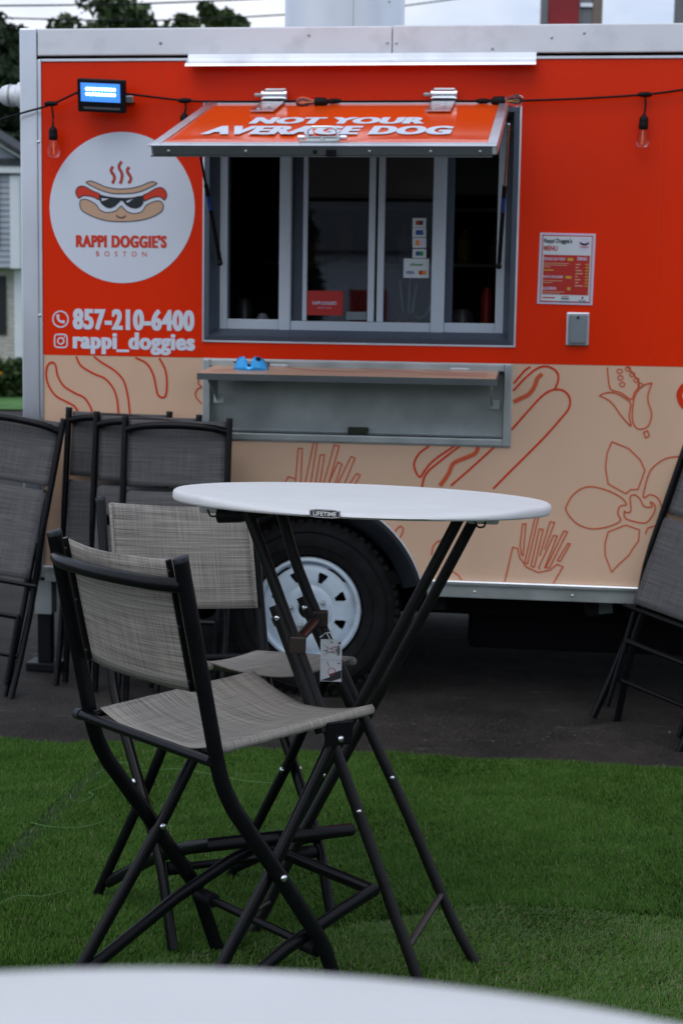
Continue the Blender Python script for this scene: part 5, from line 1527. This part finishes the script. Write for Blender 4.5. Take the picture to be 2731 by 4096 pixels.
for k in range(nb):                         # clapboards of the upper floor
    z0 = zo + 0.03 + (zu - zo - 0.03) * k / nb
    z1 = zo + 0.03 + (zu - zo - 0.03) * (k + 1) / nb
    channel('clapboard', [(-0.43, z0), (-0.40, z1 - 0.004), (-0.25, z1 - 0.004), (-0.25, z0)], -9.5, -0.205, 'siding', HS)
box('upper_body', -9.5, -0.01, -0.25, 8, zo + 0.02, zu + 0.4, 'siding', HS)
box('corner_board', -0.20, 0.0, -0.46, -0.24, zo + 0.01, zu, 'house_white', HS)
box('fascia', -9.6, 0.08, -0.56, -0.40, zu + 0.05, zu + 0.20, 'house_white', HS)
box('eave_band', -9.7, 0.16, -0.60, -0.42, zu + 0.202, zu + 0.36, 'shingle', HS)
# front gable with white rake boards
ridge_x, ridge_z, ev = -3.6, 7.2, zu + 0.36
mesh('roof', [(0.35, -0.75, ev), (ridge_x, -0.75, ridge_z), (ridge_x, 8.2, ridge_z), (0.35, 8.2, ev), (-7.6, -0.75, ev), (-7.6, 8.2, ev),
              (0.35, -0.75, ev - 0.08), (ridge_x, -0.75, ridge_z - 0.12), (-7.6, -0.75, ev - 0.08)],
     [(0, 1, 2, 3), (4, 5, 2, 1), (0, 6, 7, 1), (1, 7, 8, 4)], 'shingle', HS)
mesh('gable_wall', [(0.0, -0.38, ev), (ridge_x, -0.38, ridge_z - 0.2), (-7.2, -0.38, ev)], [(0, 1, 2)], 'siding', HS)
for s in (1, -1):
    a_, b_ = Vector((ridge_x + s * 3.75, -0.60, ev - 0.02)), Vector((ridge_x, -0.60, ridge_z - 0.24))
    tube('rake_board', [a_, b_], 0.16, 'house_white', HS, 0.03, (0, 1, 0), 4, False)
for x0, x1, z0, z1, y in ((-1.75, -0.40, 0.98, 2.25, 0.05), (-1.75, -0.45, 2.92, 4.42, -0.44)):
    wd = box('window', x0 - 1.2, x1 - 0.42, y - 0.05, y - 0.005, z0, z1, 'house_white', HS, 0.01)
    box('window_pane', x0 - 1.1, x1 - 0.5, y - 0.058, y - 0.052, z0 + 0.08, z1 - 0.08, 'shutter', wd)
    box('shutter', x1 - 0.40, x1, y - 0.06, y - 0.008, z0 - 0.02, z1 + 0.02, 'shutter', HS, 0.01)

# planting by the house
mat('shrub_leaf', (0.035, 0.075, 0.02), 0.7, var=0.5, vscale=3)
mat('flower_orange', (0.80, 0.34, 0.02), 0.6)
mat('bark', (0.05, 0.04, 0.032), 0.9, var=0.3, vscale=10, bump=0.5, bscale=30)
def leaf_mat(name, c0, c1):
    m = bpy.data.materials.new(name)
    m.use_nodes = True
    nt = m.node_tree
    b = nt.nodes['Principled BSDF']
    at = nt.nodes.new('ShaderNodeAttribute')
    at.attribute_name = 'tone'
    r = nt.nodes.new('ShaderNodeValToRGB')
    r.color_ramp.elements[0].color = (*c0, 1)
    r.color_ramp.elements[1].color = (*c1, 1)
    nt.links.new(at.outputs['Fac'], r.inputs['Fac'])
    nt.links.new(r.outputs['Color'], b.inputs['Base Color'])
    b.inputs['Roughness'].default_value = 0.6
    b.inputs['Specular IOR Level'].default_value = 0.3
    MATS[name] = m
    return m
leaf_mat('tree_leaf', (0.018, 0.040, 0.012), (0.070, 0.105, 0.030))
leaf_mat('dark_leaf', (0.010, 0.022, 0.010), (0.035, 0.060, 0.022))

def leaf_cloud(name, centres, radii, count, size, m, parent):
    """many leaf-sized quads scattered in uneven clumps"""
    C_ = np.array(centres)
    R_ = np.array(radii)
    pick = rng.choice(len(C_), count, p=(R_ ** 2).prod(1) ** 0.5 / ((R_ ** 2).prod(1) ** 0.5).sum() if R_.ndim == 2 else R_ ** 2 / (R_ ** 2).sum())
    d = rng.normal(size=(count, 3))
    d /= np.linalg.norm(d, axis=1)[:, None]
    rr4 = rng.random(count) ** 0.45
    sub = C_[pick] + d * rr4[:, None] * (R_[pick] if R_.ndim == 2 else R_[pick][:, None])
    a = rng.normal(size=(count, 3)); a /= np.linalg.norm(a, axis=1)[:, None]
    b = np.cross(a, rng.normal(size=(count, 3))); b /= np.linalg.norm(b, axis=1)[:, None]
    s = size * (0.5 + rng.random(count))[:, None]
    V = np.empty((count, 4, 3))
    V[:, 0] = sub - a * s * 0.6
    V[:, 1] = sub + b * s * 0.35
    V[:, 2] = sub + a * s * 0.6
    V[:, 3] = sub - b * s * 0.35
    me = bpy.data.meshes.new(name)
    me.vertices.add(count * 4)
    me.vertices.foreach_set('co', V.reshape(-1))
    me.loops.add(count * 4)
    me.loops.foreach_set('vertex_index', np.arange(count * 4, dtype=np.int32))
    me.polygons.add(count)
    me.polygons.foreach_set('loop_start', np.arange(0, count * 4, 4, dtype=np.int32))
    me.polygons.foreach_set('loop_total', np.full(count, 4, dtype=np.int32))
    at = me.attributes.new('tone', 'FLOAT', 'FACE')
    tone = np.clip(rng.normal(0.45, 0.25, count) + (rng.random(len(C_))[pick] - 0.5) * 0.5, 0, 1)
    at.data.foreach_set('value', tone.astype(np.float32))
    me.update()
    me.validate()
    return link(name, me, m, parent)

def tree(x, y, height, spread, label, leaf='tree_leaf', count=7000, spiky=False, size=0.22, base=0.0, group='trees behind the trailer'):
    T_ = empty('tree', (x, y, base))
    tag(T_, label, 'tree', group)
    tube('trunk', [(0, 0, -0.2), (0.05, 0, height * 0.3), (0.0, 0.1, height * 0.62), (0.05, 0, height * 0.9)], [0.28, 0.22, 0.14, 0.03], 'bark', T_, n=10)
    cs, rs_ = [], []
    nlimb = 26
    for k in range(nlimb):
        t_ = 0.28 + 0.70 * k / nlimb
        a = k * 2.4
        lim = spread * (1.05 - 0.75 * t_ ** 2) * random.uniform(0.6, 1.0)
        if spiky:
            lim = spread * (1.05 - t_) * random.uniform(0.8, 1.1) + 0.15
        e = Vector((math.cos(a) * lim, math.sin(a) * lim, height * min(1.0, t_ + 0.06)))
        tube('limb', [(0, 0, height * t_ * 0.85), e * 0.6 + Vector((0, 0, height * t_ * 0.36)), e], [0.07, 0.045, 0.02], 'bark', T_, n=6)
        for q_ in (0.55, 0.85, 1.05):
            p_ = Vector((e.x * q_, e.y * q_, e.z * (0.94 + 0.06 * q_)))
            cs.append(p_[:])
            r_ = spread * random.uniform(0.20, 0.36) * (0.55 if spiky else 1)
            rs_.append((r_, r_, r_ * 0.75))
    cs.append((0.05, 0, height * 0.98)); rs_.append((spread * 0.16, spread * 0.16, spread * 0.2))
    leaf_cloud('crown', cs, rs_, count, size, leaf, T_)
    return T_

tree(-11.3, 50, 9.9, 3.2, 'dark tree rising over the house roof at the far left', 'dark_leaf', 20000, size=0.26)
tree(-9.9, 53, 9.6, 3.0, 'dark leafy tree beside the trailer corner, behind the house', 'dark_leaf', 18000, size=0.26)
tree(-10.0, 62, 12.0, 2.0, 'small rounded treetop just right of the trailer corner post', count=6000)
tree(-8.2, 60, 12.5, 2.7, 'broad rounded treetop showing above the roof over the flood lamp', count=9000)
tree(-6.9, 61, 12.0, 1.9, 'low shoulder of foliage between the two taller treetops', count=5000)
tree(-5.1, 63, 12.9, 1.9, 'pointed treetop nearest the vent stack on its left', count=7000, spiky=True)
tree(-4.2, 62, 12.5, 1.7, 'spiky treetop sloping down towards the vent stack', count=6000, spiky=True)
tree(-6.0, 62, 12.4, 1.6, 'narrow pointed treetop left of the tallest spike', count=5000, spiky=True)

# unseen trees added behind the viewpoint to darken reflections in panes and glossy skin
for x, y, h_, sp in ((-16, -24, 4.4, 3.6), (-8.3, -20, 3.6, 0.55), (-0.5, -24, 4.8, 3.4), (6, -24, 3.8, 3.4), (14, -22, 4.4, 3.6)):
    tree(x, y, h_, sp, ('low unseen tree added for dark reflections, leftmost of the row behind the viewpoint', 'slim unseen tree added behind the viewpoint for the dark reflection in the left pane', 'tallest low unseen tree added for dark reflections, in the middle of the row behind the viewpoint', 'smallest low unseen tree added for dark reflections, fourth from the left behind the viewpoint', 'low unseen tree added for dark reflections, rightmost of the row behind the viewpoint')[(-16, -8.3, -0.5, 6, 14).index(x)], 'dark_leaf', 2500, False, 0.55, 0.0, 'unseen trees added behind the viewpoint')

# unseen pale house added so the sliding panes reflect a dim grey
RH = empty('house', (-8.5, -27, 0.2))
tag(RH, 'pale single-storey unseen house added behind the viewpoint for its grey reflection in the panes', 'house')
box('wall', -6, 6, -6, 0, -0.5, 2.9, 'house_white', RH)
mesh('roof', [(-6.4, 0.4, 2.9), (6.4, 0.4, 2.9), (6.4, -3, 4.6), (-6.4, -3, 4.6), (6.4, -6.4, 2.9), (-6.4, -6.4, 2.9)], [(0, 1, 2, 3), (3, 2, 4, 5), (0, 3, 5), (1, 4, 2)], 'shingle', RH)
for x in (-4.3, -2.2, 2.4, 4.4):
    wd = box('window', x - 0.55, x + 0.55, 0.002, 0.06, 0.9, 2.2, 'house_white', RH, 0.01)
    box('window_pane', x - 0.45, x + 0.45, 0.061, 0.07, 1.0, 2.1, 'shutter', wd)
dr_ = box('door', -0.4, 0.55, 0.002, 0.07, -0.2, 1.95, 'ink_red', RH, 0.01)
bolt('door_handle', (0.42, 0.07, 0.85), (0, 1, 0), 0.04, 'bright_steel', dr_)

for i, (x, y, r_, h_) in enumerate(((-5.10, 25.8, 0.26, 0.50), (-5.62, 25.6, 0.36, 0.45))):
    sb = empty('shrub', (x, y, 0.15))
    tag(sb, ('round green shrub at the house corner', 'low flowering shrub in front of the brick wall')[i], 'shrub')
    tube('stem', [(0, 0, -0.1), (0.02, 0, h_ * 0.7)], 0.03, 'bark', sb, n=6)
    cs = [(random.uniform(-r_, r_) * 0.7, random.uniform(-r_, r_) * 0.7, random.uniform(0.15, h_)) for _ in range(22)]
    leaf_cloud('foliage', cs, [(0.22, 0.22, 0.2)] * 22, 2500, 0.10, 'tree_leaf', sb)
    if i:
        for k in range(8):
            lathe('flower', [(0.01, -0.03), (0.035, 0.0), (0.045, 0.02), (0.02, 0.025)], 'flower_orange', sb, 8, 'Z', (0.26 - 0.08 * k, -0.36, 0.22 + random.uniform(0.0, 0.25)))

# ------------------------------------------------------------------ sign pylon, pole and overhead wires
mat('pylon_red', (0.26, 0.010, 0.014), 0.5, var=0.15, vscale=3, dirt=0.3, dirt_scale=2)
mat('pylon_grey', (0.16, 0.17, 0.18), 0.6, var=0.15, vscale=2)
mat('pylon_brown', (0.20, 0.16, 0.13), 0.7, var=0.2, vscale=2)
PY = empty('sign_pylon', ((2.9386, 22., 5.3759)[0], 22, 0))
tag(PY, 'tall red and grey sign pylon rising behind the trailer roof', 'sign')
box('pylon_post', -0.40, -0.315, -0.1, 0.1, -0.2, 7.5, 'pylon_grey', PY, 0.01)
box('pylon_panel', -0.312, 0.085, -0.12, 0.12, 1.6, 7.5, 'pylon_red', PY, 0.01)
box('pylon_stripe', 0.087, 0.125, -0.10, 0.10, 1.6, 7.5, 'pylon_grey', PY, 0.005)
box('pylon_post', 0.127, 0.26, -0.1, 0.1, -0.2, 7.5, 'pylon_grey', PY, 0.01)
box('pylon_post', 0.262, 0.40, -0.09, 0.11, -0.2, 7.5, 'pylon_brown', PY, 0.01)
for z in (5.2, 5.6):
    box('pylon_bracket', 0.10, 0.262, -0.135, -0.101, z, z + 0.05, 'aluminium', PY, 0.005)
UPO = empty('utility_pole', ((5.1647, 26., 6.0976)[0], 26, 0))
tag(UPO, 'grey pole at the top right corner behind the trailer', 'pole')
tube('pole', [(0, 0, -0.2), (0, 0, 8.0)], [0.10, 0.085], 'pylon_grey', UPO)
box('pole_arm', -0.6, 0.6, -0.05, 0.05, 7.3, 7.42, 'pylon_grey', UPO, 0.01)
for lab, a_, m_, b_ in (('highest overhead wire crossing the sky left of the vent stack', (-7.2524, 30., 6.9533), (-4.0786, 31., 7.2237), (-0.856, 32., 7.5949)),
                   ('lower overhead wire passing just above the treetops', (-8.2224, 34., 7.4665), (-4.1457, 35., 7.6246), (-0.3924, 36., 8.03)),
                   ('overhead wire right of the vent stack', (-1.0637, 40., 8.5986), (1.6578, 40., 8.975), (4.1636, 40., 9.3474))):
    w_ = tube('overhead_wire', smooth_pts([a_, m_, b_], 8), 0.016, 'cord_black', None, n=6)
    tag(w_, lab, 'wire')

# ------------------------------------------------------------------ artificial turf
mat('turf_base', (0.016, 0.036, 0.008), 0.95, var=0.5, vscale=30)
def turf_edge(x):
    return 5.505 + 0.035 * x + 0.012 * math.sin(3.1 * x + 1) + 0.008 * math.sin(9 * x) - (0.05 if x < -0.9 else 0.0)
V, Fc = [], []
xs = np.arange(-2.6, 2.61, 0.1)
ny = 64
for x in xs:
    ye = turf_edge(x)
    for j in range(ny + 1):
        y = -0.8 + (ye + 0.8) * j / ny
        V.append((x, y, ground_z(x, y) + 0.006))
for i in range(len(xs) - 1):
    for j in range(ny):
        a = i * (ny + 1) + j
        Fc.append((a, a + ny + 1, a + ny + 2, a + 1))
tf = mesh('turf', V, Fc, 'turf_base', None, True)
tag(tf, kind='structure')

def turf_blade_material():
    m = bpy.data.materials.new('turf_blade')
    m.use_nodes = True
    nt = m.node_tree
    b = nt.nodes['Principled BSDF']
    at = nt.nodes.new('ShaderNodeAttribute')
    at.attribute_name = 'tone'
    r = nt.nodes.new('ShaderNodeValToRGB')
    e = r.color_ramp.elements
    e[0].position, e[0].color = 0.0, (0.023, 0.070, 0.005, 1)
    e[1].position, e[1].color = 0.62, (0.068, 0.150, 0.022, 1)
    k = e.new(0.90)
    k.color = (0.118, 0.185, 0.075, 1)
    k = e.new(1.0)
    k.color = (0.19, 0.18, 0.10, 1)
    nt.links.new(at.outputs['Fac'], r.inputs['Fac'])
    nt.links.new(r.outputs['Color'], b.inputs['Base Color'])
    b.inputs['Roughness'].default_value = 0.6
    b.inputs['Specular IOR Level'].default_value = 0.12
    MATS['turf_blade'] = m
turf_blade_material()

SEAM_L = [(-0.7496, 5.2608), (-0.7879, 4.9313), (-0.8236, 4.5205), (-0.8801, 3.8703)]
SEAM_R = [(-0.1309, 3.6071), (0.139, 3.7897), (0.3644, 3.9337), (0.5874, 3.9465), (1.0187, 3.8938)]
def seam_dist(P, line):
    d = np.full(len(P), 9.0)
    side = np.zeros(len(P))
    for (x0, y0), (x1, y1) in zip(line, line[1:]):
        dx, dy = x1 - x0, y1 - y0
        L2 = dx * dx + dy * dy
        t_ = np.clip(((P[:, 0] - x0) * dx + (P[:, 1] - y0) * dy) / L2, 0, 1)
        qx, qy = P[:, 0] - x0 - t_ * dx, P[:, 1] - y0 - t_ * dy
        dd = np.hypot(qx, qy)
        s_ = np.sign(dx * (P[:, 1] - y0) - dy * (P[:, 0] - x0))
        upd = dd < d
        d[upd] = dd[upd]
        side[upd] = s_[upd]
    return d, side

def sample_turf(y0, y1, half, density):
    n = int((y1 - y0) * 2 * half(0.5 * (y0 + y1)) * density)
    y = rng.uniform(y0, y1, n)
    h = half(y)
    x = rng.uniform(-1, 1, n) * h
    return np.stack([x, y], 1)
half = lambda y: 0.232 * y + 0.42
P = np.concatenate([sample_turf(a, a + 0.3, half, 72000 if a > 2.9 else 26000) for a in np.arange(2.0, 5.6, 0.3)])
tuft = np.array((0.436, 5.481)) + rng.normal(size=(500, 2)) * np.array([0.035, 0.018])
ed = np.array([turf_edge(v) for v in np.linspace(-3, 3, 400)])
ye = np.interp(P[:, 0], np.linspace(-3, 3, 400), ed)
P = P[P[:, 1] < ye + rng.normal(0, 0.006, len(P))]
dl, sl = seam_dist(P, SEAM_L)
dr, sr_ = seam_dist(P, SEAM_R)
keep = ~((dl < 0.028) & (rng.random(len(P)) < 0.85)) & ~((dr < 0.011) & (rng.random(len(P)) < 0.9) & (P[:, 0] > 0.1))
P, dl, sl, dr, sr_ = P[keep], dl[keep], sl[keep], dr[keep], sr_[keep]
nearroll = (sr_ < 0)
P = np.concatenate([P, tuft])
nearroll = np.concatenate([nearroll, np.zeros(len(tuft), bool)])
N_ = len(P)
gz = np.array([ground_z(a, b) for a, b in P]) + 0.005
# soft pile pattern: neighbouring blades lean alike
def swirl(P, s, seed):
    r3 = np.random.default_rng(seed)
    out = np.zeros(len(P))
    for k in range(7):
        a = r3.uniform(0, 2 * np.pi)
        fq = s * r3.uniform(0.6, 1.7)
        out += np.sin((P[:, 0] * np.cos(a) + P[:, 1] * np.sin(a)) * fq + r3.uniform(0, 6.28))
    return out / 7 ** 0.5
az = np.where(nearroll, 0.4, 2.2) + 0.5 * swirl(P, 9, 3) + rng.normal(0, 1.0, N_)
ln_ = rng.uniform(0.012, 0.024, N_) * (1 + 0.15 * swirl(P, 25, 5))
tl_ = np.clip(rng.normal(0.75, 0.28, N_) + np.where(nearroll, 0.25, 0.0) + 0.04 * swirl(P, 14, 8), 0.1, 1.4)
wd_ = rng.uniform(0.0008, 0.0014, N_)
dirx, diry = np.cos(az), np.sin(az)
sx_, sy_ = -diry * wd_, dirx * wd_
base = np.stack([P[:, 0], P[:, 1], gz], 1)
mid = base + np.stack([dirx * np.sin(tl_ * 0.55) * ln_ * 0.55, diry * np.sin(tl_ * 0.55) * ln_ * 0.55, np.cos(tl_ * 0.55) * ln_ * 0.55], 1)
tip = mid + np.stack([dirx * np.sin(tl_ * 1.25) * ln_ * 0.5, diry * np.sin(tl_ * 1.25) * ln_ * 0.5, np.cos(np.minimum(tl_ * 1.25, 1.5)) * ln_ * 0.5], 1)
sv = np.stack([sx_, sy_, np.zeros(N_)], 1)
VV = np.empty((N_, 5, 3))
VV[:, 0] = base - sv
VV[:, 1] = base + sv
VV[:, 2] = mid + sv * 0.9
VV[:, 3] = mid - sv * 0.9
VV[:, 4] = tip
me = bpy.data.meshes.new('turf_blades')
me.vertices.add(N_ * 5)
me.vertices.foreach_set('co', VV.reshape(-1))
idx = (np.arange(N_) * 5)[:, None]
loops = np.concatenate([idx + 0, idx + 1, idx + 2, idx + 3, idx + 3, idx + 2, idx + 4], 1).astype(np.int32).reshape(-1)
me.loops.add(N_ * 7)
me.loops.foreach_set('vertex_index', loops)
me.polygons.add(N_ * 2)
ls = np.stack([np.arange(N_) * 7, np.arange(N_) * 7 + 4], 1).reshape(-1).astype(np.int32)
lt = np.tile(np.array([4, 3], np.int32), N_)
me.polygons.foreach_set('loop_start', ls)
me.polygons.foreach_set('loop_total', lt)
tone = np.clip(rng.normal(0.30, 0.17, N_) + np.where(nearroll, 0.27, 0.0) + 0.05 * swirl(P, 4, 12) + 0.07 * swirl(P, 40, 13), 0, 0.93)
tone = np.where(rng.random(N_) < np.where(nearroll, 0.06, 0.02), 1.0, tone)
at = me.attributes.new('tone', 'FLOAT', 'FACE')
at.data.foreach_set('value', np.repeat(tone, 2).astype(np.float32))
me.update()
me.validate()
tbl = link('turf_blades', me, 'turf_blade')
tag(tbl, 'short green artificial grass blades covering the yard in front of the asphalt', 'turf', None, 'stuff')

mat('thread_green', (0.09, 0.21, 0.07), 0.6)
for lab, pts in (('pale green loose turf thread left of the bar chair legs', [(-0.8574, 4.3698), (-0.7889, 4.3282), (-0.7104, 4.3659), (-0.654, 4.4389)]),
                 ('curled green loose turf thread by the diagonal seam', [(-0.7595, 4.5908), (-0.7292, 4.6848), (-0.7509, 4.7399), (-0.7115, 4.8313), (-0.7056, 4.9507), (-0.7401, 5.0262), (-0.762, 4.9594)]),
                 ('long green loose turf thread behind the bar chair', [(-0.729, 5.1153), (-0.6295, 5.0928), (-0.662, 5.0166), (-0.5287, 5.0768), (-0.4111, 5.02), (-0.2901, 4.9822), (-0.1857, 4.9737)]),
                 ('short green loose turf thread at the lower left edge', [(-0.8102, 3.6491), (-0.7654, 3.7321), (-0.708, 3.7616), (-0.6633, 3.8089)])):
    w_ = tube('loose_thread', smooth_pts([(a, b, ground_z(a, b) + 0.030 + 0.004 * math.sin(i * 2.0)) for i, (a, b) in enumerate(pts)], 6), 0.0010, 'thread_green', None, n=6)
    tag(w_, lab, 'thread')

# ------------------------------------------------------------------ loose grit and leaf scraps on the asphalt
mat('grit', (0.085, 0.078, 0.072), 0.9, var=0.6, vscale=40)
bm = bmesh.new()
for k in range(900):
    if k % 3:
        x = random.gauss(0.55, 0.5)
        y = 6.02 - 0.12 * x + random.gauss(0, 0.13)
    else:
        x, y = random.uniform(-2.4, 2.4), random.uniform(5.56, 6.9)
    if y < turf_edge(x) + 0.03:
        continue
    r_ = random.uniform(0.001, 0.0035) * (2.2 if random.random() < 0.05 else 1)
    z = ground_z(x, y)
    a = random.uniform(0, 6.28)
    vs = [bm.verts.new((x + r_ * math.cos(a + q_) * random.uniform(0.7, 1.3), y + r_ * math.sin(a + q_) * random.uniform(0.7, 1.3), z)) for q_ in (0, 1.57, 3.14, 4.71)]
    t_ = bm.verts.new((x, y, z + r_ * random.uniform(0.5, 1.0)))
    for i in range(4):
        bm.faces.new((vs[i], vs[(i + 1) % 4], t_))
gr = from_bm('loose_grit', bm, 'grit')
tag(gr, 'pale grit scattered on the dark asphalt between turf and trailer', 'grit', None, 'stuff')
